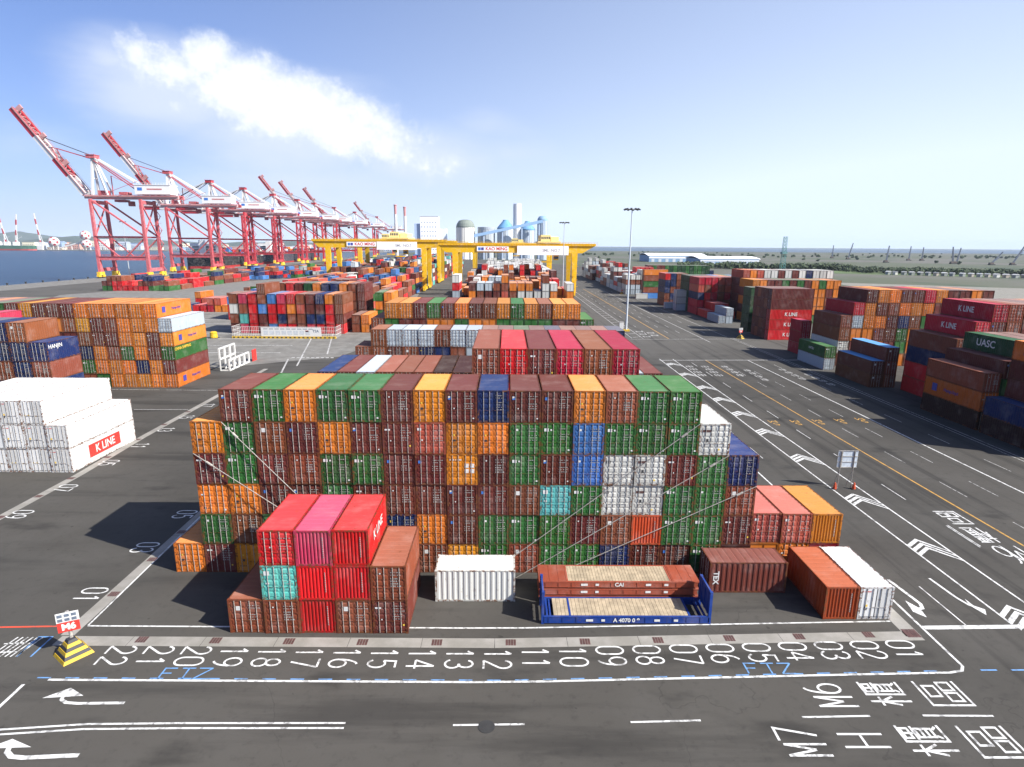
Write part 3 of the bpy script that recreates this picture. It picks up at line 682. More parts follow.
stack('RT', 'two-tier stack beside the lane', 42.3, .35, S20, 2.6, ["ooc", "RRy"], near=2, blank={(2, 1)})
stack('RP', 'pair standing by the stop line', 45.3, -6.2, S20, 2.591, ["BW"], near=2, blank={(0, 0)})
stack('BX', 'single one beside the flat racks', 38.0, -2.85, S20, 2.6, ["m"], near=2, rot=1, texts={(0, 0): 'V|TEX'})
stack('WX', 'single one on the asphalt before the tall stack', 16.8, -4.1, S20, 2.6, ["w"], near=2, rot=1)
stack('RB', 'red-roofed block', 19.05, 7.3, S40, 2.93, ["bmmrmm", "mbmrbm", "mmmrbm", "bmmmbm", "brmcbc", "brmcbc"], near=2)
stack('NB', 'block with the navy roof', -2.35, 31, S40, 2.59, ["bmmbbmmmbbmmmmbbmm", "mmbbbmmmbbmmmmbbmm", "nmbbmRmmmmbbmmmmbm", "nmebbbkkbbmmbbmmem"], near=1)
stack('GB', 'grey-topped block in the middle', -1.67, 48, S20, 2.7, ["bmmbnnbebbmmnbgmb", "bmmbnnbebbmmnbgmb", "bmmbnnbebbmmnbgmb", "bbmbnnbebbmmnbgmb", " beeebeebmgmnbmbn"], near=1)
stack('OB', 'orange and green block', -2.1, 61.5, S40, 2.72, ["bmmbboggmmoobmmg", "bmobboggmmoobmmg", "bmobboggmmoobmmg", "bmobboggmmoobmmg", "bgmmoogooggggmmg"[:15]+"g", " oomgmombogoboo "], near=1)
stack('OW', 'big orange block', -39.15-16*2.487, 64.4, S40, 2.595,
      [c[::-1] for c in ("ooooogbmogmobmom", "monooogmbommoobm", "gmogbonmoobmmogm", "omoommbmmoombmoo", "eooobmyboommobmm", " oooooommmymgmom")], near=1,
      texts={(14, 5): 'D|Hapag-Lloyd', (15, 3): 'D|Hapag-Lloyd', (15, 0): 'D|Hapag-Lloyd', (15, 2): 'Y|CHINA SHIPPING'})
stack('WB', 'white refrigerated stack', -28.75-6*2.487, 21.8, S40, 2.9, ["WWWWWW", "WWWWWW", "WWWWW "], near=2, texts={(5, 0): 'R|K LINE'})
stack('NL', 'brown and navy stack', -39.7-6*2.55, 35.2, S20, 2.65, ["bmnbnb", "nbmnbb", "mbnnbn", "nbmbnb", "mnbnnn", "bmnnb "], pitch=2.55, near=1, texts={(5, 4): 'HANJIN'})
stack('PK', 'lone column behind the brown and navy stack', -61.2, 49.5, S20, 2.56, ["b", "m", "n", "b", "m", "p"], near=1)
stack('ML', 'mixed block behind the barrier', -60.6, 134, S40, 2.95, ["mprmurrbcrrr", "btrmrnbbnnrm", "wbrurroRmmrb", "bprbuprbmnob", "   b        "], pitch=2.85, near=0)
stack('MK', 'second row behind the barrier', -52, 150, S40, 2.8, ["bmrGonnobm g", "bmrGonnobm go", "bmrGonnobm oo", "bbrGonnobm go", "brmGonnobm"], pitch=2.85)
stack('MJ', 'low steps at the end of the barrier block', -25.2, 137, S40, 2.7, ["bon", "bo "], pitch=2.85)
# ---- eastern blocks
stack('EA', 'shaded stack at the picture edge', 92, 27, S40, 2.75, ["km", "nm", " m", " m", " o"], pitch=2.63, near=1, texts={(1, 4): 'L|Hapag-Lloyd'})
stack('EB', 'three-high column facing the lane', 92, 39.9, S40, 2.9, ["k", "o", "b"], near=1, texts={(0, 1): 'L|Hapag-Lloyd'})
stack('EC', 'dark columns behind the lane column', 94.63, 39.9, S40, 2.63, ["mmmm", "mgmm", "gmmm", "mmmm", " Gmm"], pitch=2.63, near=1, texts={(1, 4): 'l|UASC', (0, 2): 'l|EVERGREEN'})
stack('ED', 'crimson-topped stair of columns', 97.4, 53.5, S40, 2.91, ["rmmmmmmm", "rbmmmmmm", "nmmmbbmm", "bmmmmbmm", " cmbmcbb", "  cbbmbo"], pitch=2.6, near=1, texts={(1, 4): 'l|K LINE', (2, 5): 'l|K LINE'})
stack('EE', 'blue-roofed group by the lane', 92.3, 67.5, S40, 2.6, ["bb", "qb", " q"], pitch=2.63, near=1)
stack('EF', 'green over grey pair by the lane', 92, 84.0, S40, 2.6, ["e", "g"], near=1, texts={(0, 1): 'l|HATSU'})
stack('EG', 'crimson column behind the green and grey pair', 95.6, 103, S20, 2.85, ["c", "c", "c"], near=1)
stack('EW', 'orange wall east of the lanes', 97.4, 89, S40, 2.88, ["bmomoommombmo", "wmoomgommoobm", "boommgobmoomb", "beoomnbgmobmo", " combooombbmo", "  moommcommom"], pitch=2.6, near=1)
stack('EK', 'stack of lengthwise red containers', 98, 127, S40, 2.95, ["rmmbm", "rmbmm", "rmmbm", "mbmmm", "mmmbm"], rot=1, near=1, texts={(0, 0): 'K LINE', (0, 1): 'K LINE', (0, 2): 'K LINE'})
stack('EH', 'dark green column behind the red stack', 98.6, 143.5, S20, 2.8, ["Gm", "Gm", "Gm", "Gm", "Gm"], pitch=2.6)
stack('EI', 'low grey group', 96.4, 164, S40, 2.7, ["ee", " e"], pitch=2.6)
stack('EJ', 'red low group before the red wall', 97.2, 178, S40, 2.8, ["rrrr", " rr "], pitch=2.6)
stack('ER', 'red wall of container ends', 97, 190.75, S40, 2.93, ["crrcbrrb", "crrbbrnb", "nrcbcnbm", "RbrbRRmb", "cccRRRmo"], pitch=2.6)
stack('EX', 'green row above the red wall', 97, 203.5, S40, 2.93, ["GGGbbmno", "GGGbbmno", "GGGbbmno", "GGGbbmno", "GGGmuogu"], pitch=2.6)
stack('EV', 'far orange and green wall', 108, 165.75, S40, 3.03, ["oommgmmogoob", "mommobmboomb", "obmommbmoobo", "mommgbmboomo", "oommgmgmogoo"], pitch=2.6)
stack('EY', 'white-topped far row', 110, 180, S40, 3.0, ["mbmgmmbmmnbmm", "mbmgmmbmmnbmm", "mbmgmmbmmnbmm", "mbmgmmbmmnbmm", "mgmgbmbmognmb", "RoRwwmwmwnwww"], pitch=2.6)
stack('EL', 'pale grey twenty-foot tower', 93, 206, S20, 2.85, ["ee", "we", "we"], rot=1)
stack('EM', 'dark mixed stack by the far lane', 93, 226, S40, 2.9, ["bmnb", "bnmb", "nbmb", "nnbb", "rnbb"], pitch=2.6)
stack('EN', 'single pale one by the tower', 90.5, 214, S20, 2.7, ["e"], rot=1)
stack('EO', 'lengthwise stack with the orange top', 92, 264, S40, 2.95, ["um", "bm", "gb", "bm", "om"], rot=1, texts={(0, 2): 'EVERGREEN', (0, 4): 'K'})
stack('EP', 'low white one at the far kerb', 88, 262, S20, 2.6, ["w"], rot=1)
stack('EQ', 'long dark green row in the distance', 112, 340, S40, 2.9, ["mgmmgGgGGgGggGGb", "mgmmgGgGGgGggGGb", "mgmmgGgGGgGggGGb", "mgmmgGgGGgGggGGn", "mgmmgGgGGgGggGG"], pitch=2.6)
def scatter(name, ph, x0, ncol, y0, y1, dy, pitch, pal, tiers, seed, L=S40, skip=.06):
    r = random.Random(seed); y = y0
    while y < y1:
        base = r.choice(tiers); runc = r.choice(pal)
        cols = []
        for c in range(ncol):
            h = max(0, base + r.choice((-1, 0, 0, 0, 1))) if r.random() > skip else 0
            cols.append(h)
        rows = []
        for t in range(max(cols) if cols else 0):
            rw = ''
            for c in range(ncol):
                if r.random() < .4: runc = r.choice(pal)
                rw += runc if cols[c] > t else ' '
            rows.append(rw)
        if rows: stack('%s%d' % (name, int(y)), ph, x0, y, L, 2.7, rows, pitch=pitch)
        y += dy
scatter('FR', 'mixed field under the yellow cranes', 3, 15, 165, 325, 13.4, 2.85, 'bbmmoooRnwrebo', (4, 4, 5), 5, skip=.03)
scatter('FS', 'white-roofed field', 3, 17, 345, 560, 13.4, 2.85, 'wWwWWW', (4,), 6, skip=0)
scatter('FL', 'mixed field under the left yellow cranes', -76, 17, 166, 300, 13.4, 2.85, 'bbbmmrrnoguRw', (3, 4), 8)
scatter('FM', 'mixed field beyond the left yellow cranes', -78, 18, 300, 640, 13.6, 2.85, 'bbmmrrnnouwwetg', (4, 5, 5), 9)
scatter('FN', 'far field of mixed containers', -150, 24, 430, 700, 14, 2.85, 'bbmrrnouwgt', (2, 3), 10)
scatter('FQ', 'low rows on the quay side', -203, 13, 292, 400, 13.5, 2.85, 'bbmmrrnngrbo', (2, 2), 11, skip=.02)
scatter('FP', 'low rows further along the quay', -196, 15, 405, 520, 13.5, 2.85, 'brrmnnuob', (2, 2), 12, skip=.1)
scatter('FT', 'grey field on the far lane side', 88, 9, 290, 480, 13.5, 2.8, 'wwweeemmrb', (3, 4, 5), 13)
scatter('FU', 'low rows behind the barrier', -115, 20, 190, 280, 30, 2.85, 'rrmbbRcno', (1, 2), 14)

# ---- which containers show largest: a coarse depth buffer
def visible_counts():
    Wd, Hd = 1024, 767
    zb = np.full((Hd, Wd), 1e9); ib = np.full((Hd, Wd), -1, int)
    ax = np.array([tuple(CR), tuple(CU), tuple(CF)]); c0 = np.array(tuple(CAM_LOC))
    for idx, e in enumerate(ENT):
        lx, ly = (CW, e['L']) if not e['rot'] else (e['L'], CW)
        x0, y0, z0 = e['x'], e['y'], e['z']; x1, y1, z1 = x0+lx, y0+ly, z0+e['h']
        faces = [[(x0, y0, z0), (x1, y0, z0), (x1, y0, z1), (x0, y0, z1)], [(x0, y0, z1), (x1, y0, z1), (x1, y1, z1), (x0, y1, z1)]]
        if c0[0] > x1: faces.append([(x1, y0, z0), (x1, y1, z0), (x1, y1, z1), (x1, y0, z1)])
        if c0[0] < x0: faces.append([(x0, y0, z0), (x0, y1, z0), (x0, y1, z1), (x0, y0, z1)])
        for f in faces:
            d = (np.array(f)-c0) @ ax.T
            if (d[:, 2] < 1).any(): continue
            u = 512+FPX*d[:, 0]/d[:, 2]; v = 383.5-FPX*d[:, 1]/d[:, 2]
            ua, ub = max(0, int(u.min())), min(Wd-1, int(u.max())+1); va, vb = max(0, int(v.min())), min(Hd-1, int(v.max())+1)
            if ua > ub or va > vb: continue
            X, Y = np.meshgrid(np.arange(ua, ub+1)+.5, np.arange(va, vb+1)+.5)
            ins_p = np.ones_like(X, bool); ins_n = np.ones_like(X, bool)
            for i in range(4):
                j = (i+1) % 4; cr_ = (u[j]-u[i])*(Y-v[i])-(v[j]-v[i])*(X-u[i]); ins_p &= cr_ >= 0; ins_n &= cr_ <= 0
            ins = ins_p | ins_n
            if not ins.any(): continue
            n_ = np.cross(d[1]-d[0], d[2]-d[0]); k = n_ @ d[0]
            rx = (X-512)/FPX; ry = -(Y-383.5)/FPX; den = n_[0]*rx+n_[1]*ry+n_[2]
            with np.errstate(divide='ignore', invalid='ignore'): z = k/den
            sub = zb[va:vb+1, ua:ub+1]; isb = ib[va:vb+1, ua:ub+1]; hit = ins & (z < sub) & (z > 0); sub[hit] = z[hit]; isb[hit] = idx
    return np.bincount(ib[ib >= 0].ravel(), minlength=len(ENT))
VIS = visible_counts()
order = sorted(range(len(ENT)), key=lambda i: -VIS[i])
INDIV = [i for i in order[:298] if VIS[i] >= 12]
ORD = ['first', 'second', 'third', 'fourth', 'fifth', 'sixth', 'seventh', 'eighth', 'ninth', 'tenth', 'eleventh', 'twelfth', 'thirteenth', 'fourteenth', 'fifteenth', 'sixteenth', 'seventeenth', 'eighteenth', 'nineteenth']
def tier_name(e):
    if e['nt'] == 1: return ''
    if e['t'] == e['nt']-1: return 'top'
    if e['t'] == 0: return 'bottom'
    return ORD[e['t']]
def make_labels(ids):
    by_st = {}
    for i in ids: by_st.setdefault(ENT[i]['st'], []).append(i)
    out = {}
    for st, L in by_st.items():
        pos = {(ENT[i]['t'], ENT[i]['c']): i for i in L}
        def opts(i):
            e = ENT[i]; col = CN[e['code']]; t = tier_name(e)
            tt = (' in the %s tier of the %s' % (t, e['ph'])) if t else ' ' + ('of the ' + e['ph'])
            if e['nt'] == 1 and len(L) == 1: yield '%s container, the %s' % (col, e['ph'])
            yield '%s container%s' % (col, tt)
            l = pos.get((e['t'], e['c']-1)); r = pos.get((e['t'], e['c']+1)); u = pos.get((e['t']+1, e['c'])); d = pos.get((e['t']-1, e['c']))
            cn = lambda j: CN[ENT[j]['code']]
            short = ' in the %s tier of the %s' % (t, e['ph'])
            if u is not None: yield '%s container under %s%s' % (col, cn(u), short)
            if d is not None: yield '%s container over %s%s' % (col, cn(d), short)
            if l is not None and r is not None:
                if cn(l) != cn(r): yield '%s container between %s and %s%s' % (col, cn(l), cn(r), short)
        lists = {i: list(opts(i)) for i in L}
        cnt = {}
        for i in L:
            for s in lists[i]: cnt[s] = cnt.get(s, 0)+1
        for i in L:
            good = [s for s in lists[i] if cnt[s] == 1 and len(s.split()) <= 16]
            if good: out[i] = good[0]
            else:
                e = ENT[i]; ph_ = ' '.join(e['ph'].split()[:5]); same = sorted(j for j in L if ENT[j]['t'] == e['t'] and ENT[j]['code'] == e['code']); same.sort(key=lambda j: ENT[j]['c'])
                k = same.index(i); t = tier_name(e)
                out[i] = '%s %s container from the left, %s tier, %s' % (ORD[k], CN[e['code']], t, e['ph'])
    for i, s_ in list(out.items()):
        if len(s_.split()) > 16: out[i] = s_.replace(' from the left', '').replace(' of the ', ', ')
    return out
LAB = make_labels(INDIV)
def text_mesh(s, size, bold=.012, mat=WHITE, spacing=1.0):
    key = ('txt', s, size, mat.name)
    if key in MESHES: return MESHES[key]
    c = bpy.data.curves.new('lettering', 'FONT'); c.body = s; c.size = size; c.offset = bold; c.extrude = .004; c.align_x = 'CENTER'; c.align_y = 'CENTER'; c.space_character = spacing
    o = bpy.data.objects.new('tmp', c); COL.objects.link(o); bpy.context.view_layer.update()
    me = bpy.data.meshes.new_from_object(o.evaluated_get(bpy.context.evaluated_depsgraph_get())); me.name = 'lettering'
    bpy.data.objects.remove(o); me.materials.clear(); me.materials.append(mat); MESHES[key] = me; return me
def side_text(root, e, spec):
    """lettering on a long side: kinds D dark on +x side, l white on -x side, plain white on +x"""
    kind, s = spec.split('|') if '|' in spec else ('', spec)
    L = e['L']; H = 2.591
    if kind == 'V':
        o = link('lettering', text_mesh(s, .6, .02), root); o.rotation_euler = (R_(90), 0, R_(90)); o.location = (CW+.005, .5, 1.3)
        for k, ch in enumerate(s): pass
        o.rotation_euler = Matrix(((0, 0, 1), (0, 1, 0), (-1, 0, 0))).to_euler(); o.rotation_euler = (Matrix.Rotation(R_(90), 3, 'Z') @ Matrix.Rotation(R_(90), 3, 'X') @ Matrix.Rotation(R_(-90), 3, 'Z')).to_euler()
        return
    mat = {'D': MK_NAVY, 'L': MK_NAVY, 'Y': MK_YEL, 'R': WHITE}.get(kind, WHITE)
    left = kind in ('l', 'L')
    size = {'K LINE': 1.25 if L > 8 else 1.0, 'UASC': 1.5}.get(s, .75)
    if kind in ('D', 'L'): size = .62
    o = link('lettering', text_mesh(s, size, .02 if size > 1 else .01, mat), root)
    yc = L*.5
    if s == 'UASC': yc = L*.62
    if kind in ('D', 'L'): yc = L*.55 if kind == 'D' else L*.5
    if kind == 'Y': yc = L*.25
    if s == 'HANJIN': yc = L*.25; size = .6
    zc = 1.35 if kind != 'Y' else 2.0
    if s == 'HANJIN': zc = 1.9
    if left: o.rotation_euler = (R_(90), 0, R_(-90)); o.location = (-.012, yc, zc)
    else: o.rotation_euler = (R_(90), 0, R_(90)); o.location = (CW+.012, yc, zc)
    if kind in ('D', 'L'):
        b = MB(); q = L*.2 if kind == 'D' else L*.8
        x = CW+.004 if kind == 'D' else -.004
        b.box(min(x, x+.006 if kind == 'D' else x-.006), max(x, x+.006 if kind == 'D' else x-.006), q-.55, q+.55, .8, 1.9, MK_NAVY)
        part('emblem', b, root)
    if kind == 'R':
        b = MB(); b.box(CW-.018, CW+.006, L*.26, L*.74, .62, 2.05, MK_RED); part('emblem', b, root); o.scale = (1.0, 1.0, 1.0); o.location.z = 1.32
HV = random.Random(11)
def build_container(i):
    e = ENT[i]; near = e['near']; L = e['L']; col = CC[e['code']]
    k = HV.uniform(.84, 1.15); col = tuple(min(.85, c*k*HV.uniform(.88, 1.13)) for c in col) if e['code'] not in 'wWe' else col
    root = link('shipping_container', cont_mesh(L, e['end'], near < 1), color=col)
    if near < 1: pass
    if e['rot']: root.location = (e['x'], e['y']+CW, e['z']); root.rotation_euler.z = R_(-90)
    else: root.location = (e['x']+HV.uniform(-.012, .012), e['y']+HV.uniform(-.06, .06), e['z'])
    root.scale.z = (e['h']-.004)/2.591
    tag(root, LAB[i], 'container', e['ph'] if len(e['ph'].split()) < 9 else None)
    if near >= 1:
        link('frame', get(('frame', L), lambda b: frame_into(b, L)), root, color=tuple(c*.8 for c in col))
        if e['end'] == 'd':
            kind = HV.choice(MARKS[e['code']])
            if e['code'] == 'y' and e['st'] == 'M' and e['t'] == 3: kind = 'o3'
            for s in (0, 1):
                d = link('door', get(('door', s, kind), door_fn(s, kind)), root, color=col)
                for x in RODX[2*s:2*s+2]: link('locking_bar', get(('locking_bar', x), lambda b: rod_into(b, x)), d, color=col)
    if e['code'] == 'q' or (e['st'] == 'EE' and e['t'] == 1 and e['c'] == 0):
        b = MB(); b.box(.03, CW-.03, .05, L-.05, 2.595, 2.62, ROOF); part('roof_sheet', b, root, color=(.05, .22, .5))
    if e['text']: side_text(root, e, e['text'])
for i in INDIV: build_container(i)
# ---- the rest of the field, far or hidden: one mass
def far_mass(ids, name, label):
    b = MB(); r = random.Random(4)
    for i in ids:
        e = ENT[i]; k = r.uniform(.8, 1.15); col = tuple(min(.85, c*k) for c in CC[e['code']]); top = tuple(c*.78+.14*q for c, q in zip(col, (1, .9, .8))); dk = tuple(c*.45 for c in col)  # top: roof faces painted paler, as if catching grazing light
        lx, ly = (CW, e['L']) if not e['rot'] else (e['L'], CW)
        x0, y0, z0 = e['x'], e['y'], e['z']; x1, y1, z1 = x0+lx, y0+ly, z0+e['h']-.02
        b.box(x0, x1, y0+.05, y1, z0+.05, z1-.02, FIELD, col, skip=(0, 1))
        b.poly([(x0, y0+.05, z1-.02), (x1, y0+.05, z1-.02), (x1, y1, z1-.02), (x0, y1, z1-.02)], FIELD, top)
        for xx in (x0-.01, x1-.11): b.box(xx, xx+.12, y0, y0+.12, z0, z1, FIELD, dk, skip=(0,))
        b.box(x0+.11, x1-.11, y0, y0+.1, z1-.13, z1, FIELD, dk); b.box(x0+.11, x1-.11, y0, y0+.1, z0, z0+.15, FIELD, dk)
        if not e['rot']: b.box((x0+x1)/2-.03, (x0+x1)/2+.03, y0+.01, y0+.05, z0+.15, z1-.13, FIELD, dk, skip=(0, 1))
    o = link(name, b.mesh(name)); o['kind'] = 'stuff'; o['label'] = label; o['category'] = 'containers'
IS = set(INDIV)
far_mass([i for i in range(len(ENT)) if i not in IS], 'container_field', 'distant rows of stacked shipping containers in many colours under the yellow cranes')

# ------------------------------------------------------------------ lashing cables on the front stack
def cable(p, q, label, r=.03):
    b = MB(); p, q = Vector(p), Vector(q); b.tube(p, q, r, ROD, n=6)
    o = link('lashing_cable', b.mesh('lashing_cable')); tag(o, label, 'cable', 'cables tying down the tall front stack')
    h = MB(); d = (q-p).normalized(); h.tube(p+d*1.2, p+d*1.75, .09, ROD, n=8); part('turnbuckle', h, o)
    a = MB(); a.lathe(q.x, q.y, [(.12, .012), (.12, .05), (.05, .08), (.05, .1)], GRATE, 10); part('anchor', a, o)
yb = -.06
cable((0, yb, 12.95), (12.6, -1.4, .05), 'upper steel cable from a green container down behind the red stack')
cable((-2.45, yb, 10.36), (13.2, -1.4, .05), 'lower steel cable from the outer maroon corner down behind the red stack')
cable((37.25, yb, 12.95), (20.3, -.9, .05), 'faint high cable from the corner under the green top containers')
cable((39.75, yb, 10.36), (22.9, -.9, .05), 'long cable from the white container corner down behind the white ground container')
cable((42.2, yb, 7.77), (25.4, -.9, .05), 'lowest cable from the navy container corner down to the flat racks')

# ------------------------------------------------------------------ flat racks
def flat_rack(x, y, z, col, label, folded, deck=True, text=None):
    L, Wd = 12.19, 2.438
    t = thing('flat_rack', label, 'flat rack', (x, y, z), 'empty flat racks before the tall stack')
    h = .62 if not folded else .56
    b = MB()
    for yy in (0, Wd-.14): b.box(.15, L-.15, yy, yy+.14, .10, h, PAINT); b.box(.15, L-.15, yy-.02, yy+.16, h-.06, h-.01, PAINT); b.box(.15, L-.15, yy-.02, yy+.16, .1, .15, PAINT)
    for k in range(9): b.box(.6+k*1.36, .72+k*1.36, .14, Wd-.14, .2, h-.1, PAINT)
    for k in range(12): b.box(.5+k*.99, .56+k*.99, -.03, 0, .16, h-.07, PAINT)
    part('base_frame', b, t, col)
    b = MB(); a0, a1 = (2.1, L-2.1) if folded else (.9, L-1.6)
    n = 34
    for k in range(n): xx = a0+(a1-a0)*k/n; b.box(xx, xx+(a1-a0)/n-.02, .16, Wd-.16, h-.05, h-.005 if k % 3 else h, WOOD)
    part('timber_deck', b, t)
    b = MB()
    for xx in ((2.1, L-2.25) if folded else (.35, 2.0, L-1.6, L-.5)): b.box(xx, xx+.14, .13, Wd-.13, h-.08, h+.02, PAINT)
    part('cross_rail', b, t, col)
    for s in (0, 1):
        b = MB()
        if folded:
            x0, x1 = (.02, 2.08) if s == 0 else (L-2.08, L-.02)
            b.box(x0, x1, .02, Wd-.02, h-.10, h+.03, PAINT)
            for k in range(3): b.box(x0+.1+k*.7, x0+.16+k*.7, .1, Wd-.1, h+.03, h+.045, PAINT)
        else:
            x0 = .0 if s == 0 else L-.22
            for yy in (0, Wd-.2): b.box(x0, x0+.2, yy, yy+.2, 0, 2.55, PAINT)
            b.box(x0+.04, x0+.16, .2, Wd-.2, 2.35, 2.53, PAINT); b.box(x0+.06, x0+.12, .2, Wd-.2, .6, 2.35, PAINT)
            for k in range(3): b.box(x0+.02, x0+.18, .45+k*.7, .55+k*.7, .6, 2.35, PAINT)
        part('end_wall', b, t, col)
    b = MB()
    for xx, w in ((3.2, .5), (4.3, .25), (8.1, .4), (9.5, .3)): b.box(xx, xx+w, -.034, -.030, .24, .42, WHITE)
    part('marking', b, t)
    if text:
        o = link('lettering', text_mesh(text, .42, .012), t); o.rotation_euler = (R_(90), 0, 0); o.location = (L*.5, -.034, .33)
    return t
flat_rack(24.7, -6.85, 0, (.010, .042, .22), 'blue flat rack with a timber deck and both end walls upright', False, text='A 4070 0 9')
for k in range(3):
    flat_rack(24.62, -4.2, .6*k, (.24, .055, .03), ('bottom', 'middle', 'topmost')[k]+' folded rust red flat rack behind the blue one', True, text='CAI' if k == 2 else None)
cn = MB()
# ------------------------------------------------------------------ bay sign on its stepped base
YEL = (.72, .47, .02)
def bay_sign(x, y, rz, word, label, big=True):
    t = thing('bay_sign', label, 'sign', (x, y, 0), None, rz)
    b = MB(); n = 6
    for k in range(n):
        s0 = .88-.115*k; s1 = s0-.085; z0 = .2*k; z1 = z0+.2
        b.hexa([(-s0, -s0, z0+.004), (s0, -s0, z0+.004), (s0, s0, z0+.004), (-s0, s0, z0+.004), (-s1, -s1, z1), (s1, -s1, z1), (s1, s1, z1), (-s1, s1, z1)], MK_YELP if k % 2 == 0 else MK_DARK)
    o = part('stepped_base', b, t); o.rotation_euler.z = R_(28)
    b = MB(); b.tube((0, .12, 1.15), (0, .12, 3.1), .11, ROD, n=12); part('post', b, t)
    b = MB(); b.box(-.60, .60, -.06, -.02, 1.75, 2.42, MK_RED); o = part('panel', b, t)
    l = link('lettering', text_mesh(word, .60, .03), t); l.rotation_euler = (R_(90), 0, 0); l.location = (0, -.066, 2.09)
    b = MB(); b.box(-.62, .62, -.03, .01, 2.44, 3.1, WHITE)
    for k in range(3):
        xx = -.55+k*.38
        for zz in (2.5, 2.8): b.box(xx, xx+.28, -.04, -.031, zz, zz+.2, MK_GREY)
    part('lamp_panel', b, t); return t
MK_YELP = flat('hazard_yellow', (.60, .38, .015), .55, .2, 3); MK_GREY = flat('grey_marking', (.12, .15, .2))
bay_sign(-6.3, -10.1, R_(26), 'M6', 'red M6 sign on a yellow and black stepped base')
bay_sign(91.0, 129.5, R_(15), 'L5', 'small red sign on a yellow base near the lengthwise red containers')
bay_sign(86.3, 292, R_(15), 'L3', 'distant sign on a yellow base by the grey container field')
# ------------------------------------------------------------------ notice board on two legs
t = thing('notice_board', 'grey metal notice board on two thin legs between the lanes', 'sign', (60.2, 18.05, 0))
b = MB(); b.box(-1.1, 1.1, -.02, .02, 2.45, 4.45, flat('board_aluminium', (.50, .56, .62), .5, .2, 3)); part('panel', b, t)
b = MB()
for z in (2.47, 3.1, 3.75, 4.40): b.box(-1.12, 1.12, -.075, -.022, z, z+.06, ROD)
for x in (-.7, .62): b.box(x, x+.08, -.09, -.022, 2.45, 4.46, ROD)
part('rail', b, t)
for x in (-.78, .72):
    b = MB(); b.tube((x, -.1, 0), (x, -.1, 4.4), .04, ROD, n=8); b.beam((x, -.1, 2.2), (x, .8, .02), .05, .05, ROD); part('leg', b, t)
for x, w in ((59.0, 'first'), (61.15, 'second')):
    t = thing('traffic_cone', 'orange red weight cone at the %s leg of the notice board' % ('nearer west' if x < 60 else 'east'), 'cone', (x, 17.7, 0), None)
    b = MB(); b.box(-.24, .24, -.24, .24, 0, .06, DARK); part('base', b, t)
    b = MB(); b.lathe(0, 0, [(.19, .06), (.15, .4), (.09, .72), (.06, .8)], CONER if 'CONER' in globals() else flat('cone_red', (.6, .09, .03), .5, .2), 14); part('cone_body', b, t)

# ------------------------------------------------------------------ light masts
def mast(x, y, h, label, r=.33, n=10, base=True):
    t = thing('light_mast', label, 'light mast', (x, y, 0), 'tall light masts of the terminal')
    b = MB(); b.tube((0, 0, 0), (0, 0, h), r, PLAIN, r*.42, 12); part('pole', b, t, (.40, .44, .48))
    b = MB(); b.box(-.95, .95, -.95, .95, .005, .5, MK_YELP); part('base', b, t) if base else None
    b = MB(); b.lathe(0, 0, [(.3, h-.6), (1.4, h-.5), (1.4, h-.35), (.3, h-.2)], PLAIN, 16); part('head_ring', b, t, (.3, .32, .33))
    for k in range(n):
        a = 6.283*k/n; rr = 2.0; b = MB(); c, s = math.cos(a), math.sin(a)
        b.beam((c*1.2, s*1.2, h-.45), (c*rr, s*rr, h-.3), .1, .1, DARK); b.beam((c*rr, s*rr, h-.15), (c*(rr+.55), s*(rr+.55), h-.55), .62, .3, DARK); part('floodlight', b, t)
    return t
mast(60.0, 143.8, 37.6, 'tall white light mast beside the lanes behind the front blocks')
mast(50, 258, 37.6, 'thin light mast rising behind the right end of the yellow crane', .3)
mast(-265, 417.7, 41.5, 'pale light mast on the quay in front of the nearest pink crane', .35, 4, False)
mast(-248.4, 589.7, 41.5, 'pale light mast on the quay between the red cranes', .35, 4, False)
t = thing('control_cabinet', 'small white cabinet standing beside the tall light mast', 'cabinet', (59.2, 148, 0))
b = MB(); b.box(-.7, .7, -.5, .5, .1, 2.3, WHITE); b.box(-.76, .76, -.56, .56, 2.3, 2.4, ROD); part('body', b, t)
b = MB(); b.box(-.6, -.02, -.53, -.505, .2, 2.2, WHITE); b.box(.02, .6, -.53, -.505, .2, 2.2, WHITE); part('door', b, t); b = MB(); b.box(-.8, .8, -.6, .6, .004, .1, CONC); part('plinth', b, t)

# ------------------------------------------------------------------ white frame rack and barrier
t = thing('frame_rack', 'white steel rack of hollow square frames on the yard', 'rack', (-36.6, 79.6, 0))
def frame_sq(b, x, y, z, s, w=.22):
    for (a, c) in (((y, z), (y+s, z)), ((y, z+s), (y+s, z+s)), ((y, z), (y, z+s)), ((y+s, z), (y+s, z+s))): b.beam((x, a[0], a[1]+.12), (x, c[0], c[1]+.12), w, w, WHITE)
for k in range(4):
    b = MB(); frame_sq(b, 0, k*2.5, 0, 2.2, .3)
    b.beam((0, k*2.5, .2), (-1.6, k*2.5, .2), .16, .16, WHITE)
    part('frame', b, t)
for k in range(3):
    b = MB(); frame_sq(b, -1.7, k*2.5-.4, 2.45, 2.2, .3)
    part('frame', b, t)
b = MB(); b.box(-2.0, .2, -.1, .2, .004, .12, WHITE); b.box(-2.0, .2, 9.5, 9.8, .004, .12, WHITE)
for k in range(3):
    for yy in (k*2.5-.4, k*2.5+1.8): b.beam((-1.7, yy, .1), (-1.7, yy, 2.5), .2, .2, WHITE)
part('base', b, t)
t = thing('steel_panel', 'red steel panel propped beside the white frame rack', 'panel', (-36.3, 90.3, 0)); b = MB(); b.box(0, .15, 0, 2.2, .02, 2.6, MK_RED); b.box(-.05, .2, -.1, 2.3, .004, .06, MK_RED)
for k in range(3): b.box(.15, .2, .2+k*.8, .35+k*.8, .1, 2.5, MK_RED)
